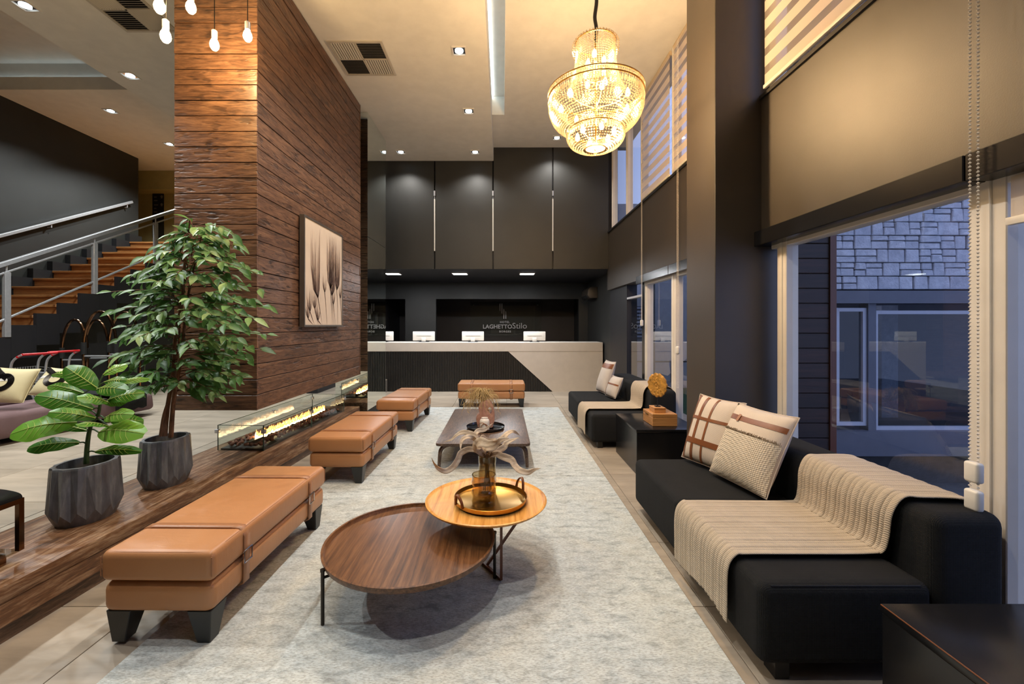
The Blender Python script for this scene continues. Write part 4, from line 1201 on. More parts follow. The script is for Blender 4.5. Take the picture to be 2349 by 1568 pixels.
def monitor():
    t = thing('desk_monitor', 'x', 'monitor', (0,0,0), 0, 'white monitors on the reception desk')
    MB().box(-.255, .255, -.03, .0, .03, .242).build('screen_shell', M['white'], t, world=False, bevel=.012, seg=2)
    MB().box(-.17, .17, -.034, -.029, .138, .143).build('vent_groove', M['lobbywall'], t, world=False)
    MB().box(-.05, .05, -.05, -.031, .006, .1).build('neck', M['white'], t, world=False, bevel=.006)
    MB().box(-.11, .11, -.09, .09, 0, .010).build('stand', M['legblack'], t, world=False, bevel=.003, seg=1)
    MB().box(-.24, .24, .0005, .003, .045, .23).build('screen', M['black'], t, world=False)
    return t
m0 = monitor()
labs = ['white monitor back beside the mirrored pier', 'white monitor back in front of the dark wall beside the sign recess', 'white monitor back below the start of the glass hotel sign', 'white monitor back below the end of the lettering on the glass hotel sign']
MY = 9.92
for i, (uc, lab) in enumerate(zip((878, 972.5, 1085, 1226), labs)):
    X_ = (uc-CU)/F*MY
    if i == 0: m0.location = (X_, MY, 1.108); m0['label'] = lab
    else: copy_tree(m0, None, (X_, MY, 1.108), 0, lab)

# hotel sign on glass
SY = 13.5
sg = thing('hotel_sign', 'glass wall panel with white hotel lettering and four slanted strokes', 'sign', ((1160-CU)/F*SY, SY, 1.0))
def sp_(u, v): p = P(u, v, SY); return p.x, p.z
ax0, az1 = sp_(1078.5, 692); ax1, az0 = sp_(1241, 770)
MB().box(ax0, ax1, SY+.02, SY+.032, az0, az1).build('glass_panel', M['glass'], sg)
for (u, v) in ((1086,699),(1233,699)):
    x_, z_ = sp_(u, v)
    MB().tube([(x_,SY,z_),(x_,SY+.2,z_)], .022, 12).build('standoff', M['chrome'], sg, smooth=True)
def letters(body, u0, u1, vb, cap_px, weight, space=1.0):
    cu = bpy.data.curves.new('lettering', 'FONT'); cu.body = body; cu.size = 1; cu.extrude = .01; cu.offset = weight; cu.space_character = space; cu.resolution_u = 4
    o = bpy.data.objects.new('tmp', cu); COL.objects.link(o); bpy.context.view_layer.update()
    me = bpy.data.meshes.new_from_object(o.evaluated_get(bpy.context.evaluated_depsgraph_get()))
    bpy.data.objects.remove(o)
    xs = [v.co.x for v in me.vertices]; ys = [v.co.y for v in me.vertices]
    x0, z0 = sp_(u0, vb); x1, _ = sp_(u1, vb); capm = cap_px*SY/F
    sx = (x1-x0)/(max(xs)-min(xs)); sy = capm/max(ys)
    mx = min(xs)
    for v in me.vertices:
        v.co = Vector((x0+(v.co.x-mx)*sx, SY+.012 - v.co.z*.3, z0+v.co.y*sy)) - sg.location
    o = link('lettering', me, M['signwhite'], sg)
    return o
M['signwhite'] = m_paint('sign_white', srgb(244,244,244), .5, .0, 0)
letters('HOTEL', 1147, 1169, 740.5, 4.6, .02, 1.2)
letters('LAGHETTO', 1108, 1174.5, 753, 9.2, .018)
letters('Stilo', 1175.5, 1208.5, 753, 12.8, -.004)
letters('BORGES', 1145.5, 1172, 762, 4.2, .02, 1.25)
for (x0,x1,ya,yb,yc,yd) in ((560,573,168,168,287,275),(590,603,168,168,325,313),(618,632,245,259,397,397),(648,661,280,294,397,397)):
    q = [(x0,ya),(x1,yb),(x1,yc),(x0,yd)]
    MB().prism([sp_(1060+a/6.525, 670+b/6.525) for a, b in q], lambda x,z: (x,SY+.008,z), lambda x,z: (x,SY+.014,z)).build('logo_stroke', M['signwhite'], sg)

# back shelf with a printer, air conditioner, LED panels
bs = MB().box(-2.6, 2.2, 12.9, 13.4, .86, .90).box(-2.6, 2.2, 13.36, 13.4, 0, .86).box(-2.6,-2.55,12.9,13.36,0,.86).box(2.15,2.2,12.9,13.36,0,.86)
tag(bs.build('rear_counter', M['blackmatt']), 'black rear counter under the hotel sign', 'counter')
pr_ = thing('printer', 'small black printer on the rear counter behind the desk', 'printer', (1.95, 13.1, .90))
MB().box(1.75, 2.1, 12.95, 13.3, .90, 1.02).build('body', M['black'], pr_, bevel=.01); MB().box(1.78, 2.07, 12.94, 12.95, .94, .955).build('paper_slot', M['steel'], pr_)
ac = thing('air_conditioner', 'wall-mounted split air conditioner beside the reception desk', 'air conditioner', (2.2, 10.6, 2.1))
prof = [(2.285,2.15),(2.285,2.42),(2.12,2.42),(2.06,2.36),(2.04,2.22),(2.10,2.15)]
MB().prism(prof, lambda x,z: (x,10.28,z), lambda x,z: (x,11.1,z)).build('casing', M['darkgloss'], ac, bevel=.012, seg=2)
MB().hexa([(2.055,10.33,2.16),(2.095,10.33,2.14),(2.095,11.05,2.14),(2.055,11.05,2.16),(2.03,10.33,2.22),(2.05,10.33,2.22),(2.05,11.05,2.22),(2.03,11.05,2.22)]).build('louvre', M['blackmatt'], ac)
for x_ in (-2.42, -.94, .54):
    d = thing('led_panel', {-2.42:'first', -.94:'second', .54:'third'}[x_] + ' LED panel over the reception desk counted from the mirrored pier', 'ceiling light', (x_, 9.42, 2.634), 0, 'LED panels above the reception desk')
    MB().box(x_-.17, x_+.17, 9.27, 9.57, 2.622, 2.633).build('panel_frame', M['white'], d)
    MB().box(x_-.15, x_+.15, 9.29, 9.55, 2.618, 2.622).build('diffuser', M['ledpanel'], d)
    ld = bpy.data.lights.new('lamp_light', 'AREA'); ld.energy = E_PANEL; ld.size = .28; ld.color = (.95,.97,1)
    lo = bpy.data.objects.new('lamp_light', ld); COL.objects.link(lo); lo.parent = d; lo.location = (0, 0, -.025)

# ================================================================== planters and plants
def planter(cx, cy, a, b, h, label, group):
    t = thing('planter', label, 'planter', (cx, cy, ZF), 0, group)
    n = 28
    def ring_(f, z, zz=0, ff=0):
        out = []
        for k in range(n):
            an = 2*math.pi*k/n; o_ = (k % 2)
            r_ = f + (ff if o_ else 0)
            x = cx + b*r_*math.cos(an); y = cy + a*r_*math.sin(an)
            dx, dy = x-cx, y-cy; c, s = math.cos(PR), math.sin(PR)
            out.append((cx+dx*c-dy*s, cy+dx*s+dy*c, ZF+z+(zz if o_ else 0)))
        return out
    R_ = [ring_(.80,0), ring_(1.02,.09,-.055,-.13), ring_(.93,h*.97,0,-.05), ring_(.91,h,0,-.05), ring_(.76,h), ring_(.74,h-.07)]
    m = MB(); vs = sum(R_, [])
    fs = []
    for i in range(5):
        for k in range(n):
            k2 = (k+1) % n; A_, B2, C2, D2 = i*n+k, i*n+k2, (i+1)*n+k2, (i+1)*n+k
            fs += [(A_,B2,C2),(A_,C2,D2)] if k % 2 == 0 else [(A_,B2,D2),(B2,C2,D2)]
    fs.append(tuple(range(n-1,-1,-1)))
    m.add(vs, fs); m.build('pot', M['pot'], t)
    MB().add(ring_(.755, h-.06)+[(cx,cy,ZF+h-.055)], [(k,(k+1) % n,n) for k in range(n)]).build('soil', M['soil'], t)
    return t
planter(-2.64, 2.71, .19, .16, .355, 'pleated lead-grey planter holding the broad-leaved plant', 'pleated grey planters')
planter(-2.60, 3.30, .19, .15, .355, 'pleated lead-grey planter holding the small-leaved tree', 'pleated grey planters')

# broad-leaved plant
fp = thing('fiddle_leaf_plant', 'broad-leaved green potted plant in the planter on the wooden plinth', 'plant', (-2.63, 2.70, ZF+.30))
def q1(x, y, dy=0): return P(20+x/3.825, 820+y/3.825, 2.70+dy)
stem = spline([q1(680,930), q1(690,760), q1(720,600), q1(790,480), q1(800,330), q1(780,270)], 5)
MB().tube(stem, [.014-.009*i/len(stem) for i in range(len(stem))], 8).build('stem', M['stemgreen'], fp, smooth=True)
big = [((620,745),(165,800),120,-.10,.10),((600,565),(15,672),200,-.16,.12),((740,452),(240,332),150,-.05,.05),((660,312),(345,250),80,.12,.02),((790,275),(500,82),150,-.02,-.02),
 ((640,190),(380,150),60,.15,.02),((830,150),(1040,62),100,.10,.0),((840,215),(1035,200),80,.02,.02),((775,280),(1035,285),120,-.10,.03),((870,372),(1190,312),120,.10,.03),
 ((930,232),(1235,188),70,.16,.02),((870,392),(600,350),110,-.18,.03),((840,535),(1092,500),110,-.12,.03),((790,655),(1192,668),180,-.14,.06),((760,825),(1165,822),80,-.06,.05),
 ((760,532),(350,480),105,-.15,.05),((700,462),(415,440),80,.10,.02),((880,607),(592,590),80,-.22,.03),((900,560),(1185,560),140,.16,.05),((840,400),(1040,380),90,.08,.02),((690,640),(430,600),80,.14,.03)]
for k, (bs_, tp, w, dy, dr) in enumerate(big):
    st_ = min(stem, key=lambda s: (s - q1(*bs_)).length)
    p0 = q1(*bs_, dy*.25); p1 = q1(*tp, dy)
    d = p1-p0; L = d.length; dn = d.normalized(); up = Vector((0, -.75, .66)); side = dn.cross(up).normalized(); nn_ = side.cross(dn)
    W2 = w/3.825*2.7/F*.64
    nu, nv = 14, 6
    def lf(a, b):
        s = b*2-1
        wid = W2*(math.sin(math.pi*min(1, a*.93+.035))**.62)*(.72+.38*a)
        arch = math.sin(a*math.pi)*L*.10 - dr*0
        cup = -abs(s)**1.5*wid*.22
        wav = math.sin(a*15+k)*.10*abs(s)**2*wid
        return p0 + d*a + side*s*wid + nn_*(arch+cup+wav)
    m = MB().grid(lf, nu, nv)
    o = m.build('leaf', M['fiddle'], fp, smooth=True, angle=80)
    vm = MB().tube([lf(a/8, .5)+nn_*.0025 for a in range(9)], [.0035-.0025*a/8 for a in range(9)], 5)
    for j_ in range(2, 8):
        for e_ in (-1, 1): vm.tube([lf(j_/10, .5)+nn_*.002, lf(j_/10+.05, .5+.22*e_)+nn_*.002, lf(min(.97,j_/10+.12), .5+.42*e_)+nn_*.002], [.0018,.0013,.0006], 4)
    vm.build('midrib', M['fiddlevein'], o, smooth=True)
    MB().tube(spline([st_, (st_+p0)/2+Vector((0,0,.008)), p0], 3), .0045, 6).build('petiole', M['stemgreen'], fp, smooth=True)

# small-leaved tree
ft = thing('ficus_tree', 'small-leaved weeping fig tree with twisted trunks in front of the plank hood', 'tree', (-2.60, 3.30, ZF+.3))
def q2(u, v, dy=0): return P(u, v, 3.26+dy)
Rt = random.Random(21)
trunks = [[(378,1000),(385,930),(398,850),(402,770),(418,690),(424,600),(432,540),(436,505)],[(392,1002),(398,920),(410,850),(420,780),(428,700),(446,610),(462,540)],[(368,1000),(376,950),(392,900),(404,840),(412,760),(410,690)]]
for k, tpts in enumerate(trunks):
    p = spline([q2(u, v, .03*math.sin(i*1.3+k*2)) for i, (u, v) in enumerate(tpts)], 5)
    MB().tube(p, [(.017 if k < 2 else .011)*(1-.72*i/len(p)) for i in range(len(p))], 8).build('trunk', M['bark'], ft, smooth=True)
lm = MB()
def leafshape(L=1.0):
    prof = [(0,0),(.12,.10),(.32,.205),(.55,.20),(.78,.11),(1,0)]
    vs = []
    for a, w in prof:
        z = -.10*(a**2)+.03*math.sin(a*3)
        vs += [(a, -w, z+abs(w)*.35), (a, 0, z), (a, w, z+abs(w)*.35)]
    return vs, [(3*i+j, 3*i+j+1, 3*i+j+4, 3*i+j+3) for i in range(5) for j in range(2)]
lv, lf_ = leafshape()
leaf_me = MB().add(lv, lf_).mesh('leaf', smooth=True, angle=80); leaf_me.materials.append(M['ficus'])
twigs = MB(); pos = []
def canopy_r(v):
    pts = [(478,35),(520,95),(570,140),(640,165),(700,190),(760,195),(820,180),(880,150),(910,90)]
    for (a, ra), (b, rb) in zip(pts, pts[1:]):
        if a <= v <= b: return ra+(rb-ra)*(v-a)/(b-a)
    return 30
ntw = 0
for k in range(135):
    v0 = 495 + 390*((k+.5)/135)**.9
    ax_u = 384 + (1000-v0)*.115
    r_ = canopy_r(v0)*Rt.uniform(.55, 1.08)
    an = k*2.399 + Rt.uniform(-.3,.3)
    c, s = math.cos(an), math.sin(an)
    cu_ = ax_u + (8 if v0 > 560 else 22)
    base = q2(ax_u + (6 if c > 0 else 0), v0+Rt.uniform(6,30))
    dep = s*r_/300*.62
    if dep > 0: dep *= .42
    tip = q2(cu_ + c*r_, v0 + Rt.uniform(-10, 26) + (18 if abs(c) > .6 else 0), dep)
    mid = (base+tip)/2 + Vector((0,0,Rt.uniform(.02,.06)))
    p = spline([base, mid, tip], 8)
    twigs.tube(p, [.0035*(1-.7*i/len(p))+.0006 for i in range(len(p))], 4, caps=False)
    nl = 5 + int(r_/45)
    for j in range(nl):
        q = .34 + .66*(j+Rt.random()*.6)/nl
        i = min(len(p)-1, int(q*(len(p)-1))); pp = p[i]
        d = (p[min(i+1,len(p)-1)] - p[max(i-1,0)]).normalized()
        sd_ = (1 if j % 2 else -1)
        hor = d.cross(Vector((0,0,1))).normalized()*sd_
        dirv = (d*.75 + hor*Rt.uniform(.3,.9) + Vector((0,0,Rt.uniform(-.75,.1)))).normalized()
        pos.append((pp, dirv, Rt.uniform(.085,.13)))
twigs.build('twigs', M['bark'], ft)['kind'] = 'stuff'
def leaf_matrix(p, d, L):
    x = d; up = Vector((Rt.uniform(-.4,.4), -.75+Rt.uniform(-.3,.3), .8)); y = up.cross(x).normalized(); z = x.cross(y)
    return Matrix(((x.x*L,y.x*L,z.x*L,p.x),(x.y*L,y.y*L,z.y*L,p.y),(x.z*L,y.z*L,z.z*L,p.z),(0,0,0,1)))
Rt.shuffle(pos)
pos = [q for q in pos if q[0].y + q[1].y*q[2] < 3.655]
pos.sort(key=lambda q: q[0].y)
for i, (p, d, L) in enumerate(pos[:300]):
    o = bpy.data.objects.new('leaf', leaf_me); COL.objects.link(o); o.parent = ft
    o.matrix_local = Matrix.Translation(-ft.location) @ leaf_matrix(p, d, L)
m = MB()
for (p, d, L) in pos[300:]:
    mt = leaf_matrix(p, d, L); m.add([mt @ Vector(v) for v in lv], lf_)
if m.v: tag(m.build('inner_leaves', M['ficus'], ft, smooth=True, angle=80), 'leaves deeper in the crown', kind='stuff')

# curved glass table at the plinth
gt = thing('glass_table', 'bronze-framed side table with a curved smoked top on the wooden plinth', 'side table', (-2.72, 2.1, ZF))
def g3(u, v, Y): return P(u, v, Y)
GS = .09
gx0, gx1, gy0, gy1 = -2.93, -2.62, 1.52, 2.235
tp_ = [(-3.12,.765),(-3.0,.745),(-2.93,.70),(-2.86,.655),(-2.70,.640),(-2.615,.620),(-2.60,.590)]
pp = spline([(x+GS, 0, z) for x, z in tp_], 6)
m = MB(); vs = []
for q in pp: vs += [(q.x, gy0, q.z), (q.x, gy1, q.z)]
m.add(vs, [(2*i,2*i+1,2*i+3,2*i+2) for i in range(len(pp)-1)])
o = m.build('curved_top', M['black'], gt, smooth=True); sl = o.modifiers.new('s','SOLIDIFY'); sl.thickness = .012
fr_ = MB()
for y in (gy0+.012, gy1-.012): fr_.box(-2.615+GS,-2.592+GS, y-.012, y+.012, ZF+.05, .60)
fr_.box(-2.615+GS,-2.592+GS, gy0+.024, gy1-.024, .575, .60)
fr_.build('frame', M['bronze'], gt)
MB().box(-3.05+GS, -2.60+GS, gy0+.01, gy1-.01, ZF+.045, ZF+.055).build('glass_shelf', M['smoke'], gt)
MB().box(-3.05+GS, -2.64+GS, gy0+.04, gy1-.04, ZF, ZF+.045).build('base', M['bronze'], gt)

# ================================================================== stairs and lounge
SX0, SX1 = -8.1, -6.6
sr = thing('staircase', 'wooden staircase with black stringers rising along the charcoal wall', 'staircase', (-7.35, 6.5, ZF))
rise, run = .165, .314
strg = MB()
for k in range(-6, 12):
    z = 1.5 + rise*k - .03; y = 5.73 + run*k
    MB().box(SX0+.10, SX1-.02, y-.03, y+run, z-.035, z).build('tread', M['tread'], sr, bevel=.004, seg=1)
    MB().box(SX0+.10, SX1-.02, y, y+.018, z-rise, z-.037).build('riser', M['tread'], sr)
    MB().box(SX1-.02, SX1+.03, y-.02, y+run-.022, z-.42, z+.03).build('stringer_block', M['navy'], sr)
    MB().box(SX0+.002, SX0+.10, y-.02, y+run-.022, z-.35, z+.17).build('skirting_block', M['navy'], sr)
MB().box(SX0+.002, SX1+.03, 9.5, 10.58, 3.16, 3.30).box(-10.55, SX0+.002, 9.55, 10.58, 3.16, 3.30).build('landing', M['tread'], sr)
struct('wall_understair', MB().prism([(4.4,ZF),(10.55,ZF),(10.55,3.1),(9.3,2.92),(5.0,.68),(4.4,.40)], lambda y,z: (-6.95,y,z), lambda y,z: (-6.75,y,z)), M['navy'])
# balustrade on the stringer
bl = thing('stair_balustrade', 'steel and glass balustrade climbing beside the wooden staircase', 'balustrade', (-6.585, 6.9, 1.5))
BXX = -6.585
def zr(y, off): return 2.29 + (y-5.61)*.507 + off
for u in (15, 217, 357):
    y = -BXX*F/(CU-u)
    zb_ = 1.5 + rise*math.floor((y-5.73+.02)/run)
    MB().box(BXX-.025, BXX+.025, y-.035, y+.035, zb_+.002, zr(y,-.12)).build('post', M['steel'], bl, bevel=.004, seg=1)
    MB().tube([(BXX,y,zr(y,-.12)),(BXX,y,zr(y,-.03))], .010, 8).build('post_pin', M['steel'], bl)
for (off, w, nm) in ((0,.055,'top_rail'),(-.12,.022,'mid_rail'),(-.735,.026,'bottom_rail')):
    MB().obox((BXX,3.6,zr(3.6,off)),(BXX,8.9,zr(8.9,off)), w, w).build(nm, M['steel'], bl, bevel=.004, seg=1)
ys = [3.8] + [-BXX*F/(CU-u) for u in (15,217,357)] + [8.95]
for a, b in zip(ys, ys[1:]):
    MB().hexa([(BXX-.005,a+.05,zr(a+.05,-.72)),(BXX+.005,a+.05,zr(a+.05,-.72)),(BXX+.005,b-.05,zr(b-.05,-.72)),(BXX-.005,b-.05,zr(b-.05,-.72)),
               (BXX-.005,a+.05,zr(a+.05,-.14)),(BXX+.005,a+.05,zr(a+.05,-.14)),(BXX+.005,b-.05,zr(b-.05,-.14)),(BXX-.005,b-.05,zr(b-.05,-.14))]).build('glass_panel', M['glass'], bl)
hr = thing('wall_handrail', 'brass-toned handrail fixed along the charcoal stair wall', 'handrail', (-8.05, 8, 3))
def wp(u, v): Y = 8.03*F/(CU-u); return Vector((-8.03, Y, H-(v-CV)*Y/F))
a, b = wp(-140, 577), wp(303, 463)
MB().obox(a, b, .05, .05).build('rail', M['steel'], hr, bevel=.005, seg=1)
for u, v in ((118,511),(292,467)):
    p = wp(u, v); MB().tube([p+Vector((0,0,-.02)), p+Vector((-.0,0,-.08)), p+Vector((-.068,0,-.08))], .010, 8).build('bracket', M['steel'], hr, smooth=True)
sgn = thing('directory_sign', 'tall black directory sign on the olive corridor wall', 'sign', (-8.55, 10.58, 4.2))
sx0, sx1 = (350-CU)/F*10.58, (375-CU)/F*10.58
MB().box(sx0, sx1, 10.575, 10.598, H-(545-CV)/F*10.58, H-(436-CV)/F*10.58).build('panel', M['navy'], sgn)
for (v, w) in ((452,.4),(460,.5),(470,.6),(478,.35),(486,.5),(500,.5)):
    z_ = H-(v-CV)/F*10.58; MB().box(sx0+.04, sx0+.04+(sx1-sx0-.1)*w, 10.572, 10.575, z_-.012, z_+.012).build('text_line', M['lobbywall'], sgn)
for v in (452, 470):
    z_ = H-(v-CV)/F*10.58; MB().prism([(sx1-.06,z_-.03),(sx1-.02,z_-.03),(sx1-.02,z_+.01),(sx1-.0,z_+.01),(sx1-.04,z_+.05),(sx1-.08,z_+.01),(sx1-.06,z_+.01)], lambda x,z: (x,10.571,z), lambda x,z: (x,10.575,z)).build('arrow', M['lobbywall'], sgn)

# bell carts under the stairs
def bell_cart(cx, cy, w, d, h, label):
    t = thing('luggage_cart', label, 'luggage cart', (cx, cy, ZF), 0, 'luggage carts under the staircase')
    for sy in (-1, 1):
        pts = [(cx-w/2, cy+sy*d/2, ZF+.14), (cx-w/2, cy+sy*d/2, ZF+h*.62)]
        arc = [(cx-w/2*math.cos(a*math.pi/12), cy+sy*d/2, ZF+h*.62+h*.38*math.sin(a*math.pi/12)) for a in range(1, 12)]
        pts += arc + [(cx+w/2, cy+sy*d/2, ZF+h*.62), (cx+w/2, cy+sy*d/2, ZF+.14)]
        MB().tube(pts, .019, 10).build('hoop', M['bronze'], t, smooth=True)
        for sx in (-1, 1):
            MB().tube([(cx+sx*w/2, cy+sy*d/2, ZF+h*.56),(cx+sx*w/2, cy+sy*d/2, ZF+h*.68)], .032, 10).build('bumper', M['rubber'], t, smooth=True)
    MB().tube([(cx-w/2,cy-d/2,ZF+h*.54),(cx+w/2,cy-d/2,ZF+h*.54)], .012, 8).tube([(cx-w/2,cy+d/2,ZF+h*.54),(cx+w/2,cy+d/2,ZF+h*.54)], .012, 8).build('crossbar', M['steel'], t)
    MB().box(cx-w/2-.005, cx+w/2+.005, cy-d/2-.02, cy+d/2+.02, ZF+.12, ZF+.16).build('platform_deck', M['rubber'], t, bevel=.01)
    for sx in (-1,1):
        for sy in (-1,1): MB().tube([(cx+sx*w*.4-.015,cy+sy*d*.42,ZF+.06),(cx+sx*w*.4+.015,cy+sy*d*.42,ZF+.06)], .06, 14).build('wheel', M['rubber'], t, smooth=True)
bell_cart(-6.34, 6.5, .38, .34, 1.30, 'bronze arched luggage cart standing behind the wire trolleys')
bell_cart(-5.86, 6.42, .48, .40, 1.42, 'bronze arched luggage cart standing behind the dark throw on the mauve sofa')
def trolley(cx, cy, label):
    t = thing('wire_trolley', label, 'trolley', (cx, cy, ZF), 0, 'wire trolleys under the staircase')
    for sy in (-.2, .2):
        p = spline([(cx+.16,cy+sy,ZF+.86),(cx+.06,cy+sy,ZF+.80),(cx+.02,cy+sy,ZF+.70),(cx,cy+sy,ZF+.4),(cx-.02,cy+sy,ZF+.10)], 4)
        MB().tube(p, .013, 8).build('side_tube', M['steel'], t, smooth=True)
        p = spline([(cx+.01,cy+sy,ZF+.60),(cx-.16,cy+sy,ZF+.58),(cx-.20,cy+sy,ZF+.50),(cx-.06,cy+sy,ZF+.30),(cx-.02,cy+sy,ZF+.2)], 4)
        MB().tube(p, .010, 8).build('basket_loop', M['steel'], t, smooth=True)
        for x_ in (-.25, .0): MB().tube([(cx+x_, cy+sy-.012, ZF+.06),(cx+x_, cy+sy+.012, ZF+.06)], .06, 12).build('wheel', M['rubber'], t, smooth=True)
        MB().tube([(cx-.27,cy+sy,ZF+.12),(cx+.02,cy+sy,ZF+.12)], .012, 8).build('base_tube', M['steel'], t)
    MB().tube([(cx+.10,cy-.2,ZF+.83),(cx+.16,cy-.2,ZF+.86),(cx+.16,cy+.2,ZF+.86),(cx+.10,cy+.2,ZF+.83)], .016, 8).build('red_handle', M['red'], t, smooth=True)
    w = MB()
    for k in range(6):
        z_ = ZF+.42+k*.035
        w.tube([(cx+.02,cy-.19,z_),(cx-.42,cy-.17,z_+.05),(cx-.42,cy+.17,z_+.05),(cx+.02,cy+.19,z_)], .003, 5)
    for k in range(12):
        f = k/11; w.tube([(cx+.02-.44*f,cy-.19+.02*f,ZF+.42+.05*f),(cx+.02-.44*f,cy-.19+.02*f,ZF+.60+.05*f)], .003, 5)
        w.tube([(cx-.42,cy-.17+.34*f,ZF+.47),(cx-.42,cy-.17+.34*f,ZF+.65)], .003, 5)
    tag(w.build('wire_basket', M['steel'], t), 'fine wire basket', kind='stuff')
trolley(-5.95, 5.35, 'wire basket trolley with a red handle standing beside the stair foot')
trolley(-6.11, 5.80, 'wire basket trolley with a red handle standing beside the luggage carts')

# mauve sofa with cushions and dark throw
ms = thing('mauve_sofa', 'mauve velvet lounge sofa with low seat beyond the wooden plinth', 'sofa', (-5.4, 4.8, ZF))
zz = ZF
MB().hexa([(-6.05,3.3,zz+.06),(-5.18,3.3,zz+.06),(-4.80,5.92,zz+.06),(-5.70,5.92,zz+.06),(-6.05,3.3,zz+.34),(-5.20,3.3,zz+.34),(-4.83,5.92,zz+.30),(-5.70,5.92,zz+.30)]).build('seat', M['mauve'], ms, bevel=.06, seg=4, angle=60)
MB().hexa([(-6.12,3.3,zz+.30),(-5.80,3.3,zz+.30),(-5.56,5.0,zz+.30),(-5.90,5.0,zz+.30),(-6.12,3.3,zz+.66),(-5.88,3.3,zz+.66),(-5.64,5.0,zz+.66),(-5.90,5.0,zz+.66)]).build('backrest', M['mauve'], ms, bevel=.05, seg=4, angle=60)
for (x, y) in ((-5.3,3.6),(-4.98,5.7),(-5.6,5.7),(-5.9,3.6)): MB().box(x-.04,x+.04,y-.04,y+.04,zz,zz+.07).build('foot', M['tread'], ms)
def pattern_cushion(label, corners, flip):
    t, S, band = pillow('patterned_cushion', label, corners, .09, 'sand')
    ring_c = (-.1*flip, .0)
    for k in range(5):
        r_ = .30+.055*k
        pts = [S(ring_c[0]+r_*math.cos(a*math.pi/16), ring_c[1]+r_*math.sin(a*math.pi/16), 1, .004) for a in range(33)]
        MB().tube(pts, .006, 5).build('swirl', M['darkmetal'], t, smooth=True)
        off = .055*k
        pts = [S(max(-.97,min(.97,-.98+1.0*q_)), max(-.97,min(.97,.98-.6*q_-off*1.2)), 1, .004) for q_ in [i/12 for i in range(13)]]
        MB().tube(pts, .006, 5).build('swirl', M['darkmetal'], t, smooth=True)
    band('white_stripe', (-.97,.05), (.35,.22), .09, 'white', .003)
pattern_cushion('sand cushion with dark swirls propped in front of the other swirl cushion', ((-5.42,4.46,.70),(-4.99,4.52,.70),(-5.46,4.62,1.04),(-5.15,4.68,1.00)), 1)
pattern_cushion('sand cushion with a pale stripe tucked behind the other swirl cushion', ((-5.36,4.92,.70),(-4.95,4.97,.69),(-5.52,5.12,.99),(-5.13,5.14,.92)), -1)
dt = MB()
def dth(a, b):
    y = 5.30+.42*b; xx = -5.66+.88*a+ .02*b
    z_ = zz+.34 + .008*math.sin(b*20)
    if a > .93: z_ -= (a-.93)*3.2; xx = -5.66+.88*.955+.02*b+.035
    return (xx, y, z_+.016)
dt.grid(dth, 40, 20)
o = dt.build('dark_throw', M['darkknit'], None, smooth=True, angle=80); sl = o.modifiers.new('s','SOLIDIFY'); sl.thickness = .02; sl.offset = 1
tag(o, 'dark knitted throw folded over the end of the mauve sofa', 'throw')

# ================================================================== blinds and chains
def zebra(name, label, x, y0, y1, z0, z1, pitch, group=None):
    t = thing(name, label, 'blind', (x, (y0+y1)/2, z0), 0, group)
    z = z0+.03; k = 0
    while z < z1:
        h = pitch*(.58 if k % 2 == 0 else .42)
        zt = min(z+h, z1)
        MB().add([(x,y0,z),(x,y1,z),(x,y1,zt),(x,y0,zt)], [(0,1,2,3)]).build('opaque_band' if k % 2 == 0 else 'sheer_band', M['blind' if k % 2 == 0 else 'sheer'], t)
        z = zt; k += 1
    MB().box(x-.014, x+.014, y0, y1, z0, z0+.03).build('bottom_bar', M['whiteframe'], t, bevel=.004)
    MB().tube([(x+.02,y0,z1+.02),(x+.02,y1,z1+.02)], .03, 12).build('roller', M['blind'], t, smooth=True)
zebra('zebra_blind', 'striped zebra roller blind in the upper window beside the dark pillar', 2.085, 1.98, 3.40, 3.375, 4.98, .145)
zebra('zebra_blind', 'striped zebra roller blind in the upper window behind the chandelier', 2.15, 5.50, 6.60, 3.41, 4.98, .15)
zebra('zebra_blind', 'half-hidden zebra roller blind in the upper window tucked against the pillar', 2.15, 4.10, 5.38, 3.41, 4.98, .15)
rb = thing('roller_blind', 'rolled cream blind over the window beside the white mullion', 'blind', (2.14, 1.4, 2.0))
MB().add([(2.165,1.0,1.955),(2.165,1.82,1.955),(2.165,1.82,2.13),(2.165,1.0,2.13)], [(0,1,2,3)]).build('fabric', M['blind'], rb)
MB().box(2.150, 2.178, 1.0, 1.83, 1.925, 1.958).build('bottom_bar', M['whiteframe'], rb, bevel=.004)
def chain(label, x, y, z0, z1, r, step, toggles):
    t = thing('bead_chain', label, 'blind chain', (x, y, z0), 0, 'blind chains hanging on the window wall')
    m = MB()
    for dy in (-.016, .016):
        z = z0
        while z < z1: m.octa((x, y+dy, z), r, r*.9); z += step
    tag(m.build('beads', M['whiteframe'], t), kind='stuff')
    for z_ in toggles: MB().box(x-.018, x+.018, y-.030, y+.030, z_-.045, z_+.045).build('toggle', M['white'], t, bevel=.012, seg=3)
chain('white bead chain with two toggles hanging beside the cream knitted throw', 2.035, 1.845, .72, 4.9, .0075, .0165, (.865, .745))
chain('thin white blind cord with one toggle beside the carved disc', 2.09, 5.10, .75, 4.9, .006, .013, (1.20,))
chain('thin white blind cord ending in a toggle above the small grey cushions', 2.09, 6.42, 1.55, 3.4, .006, .013, (1.53,))

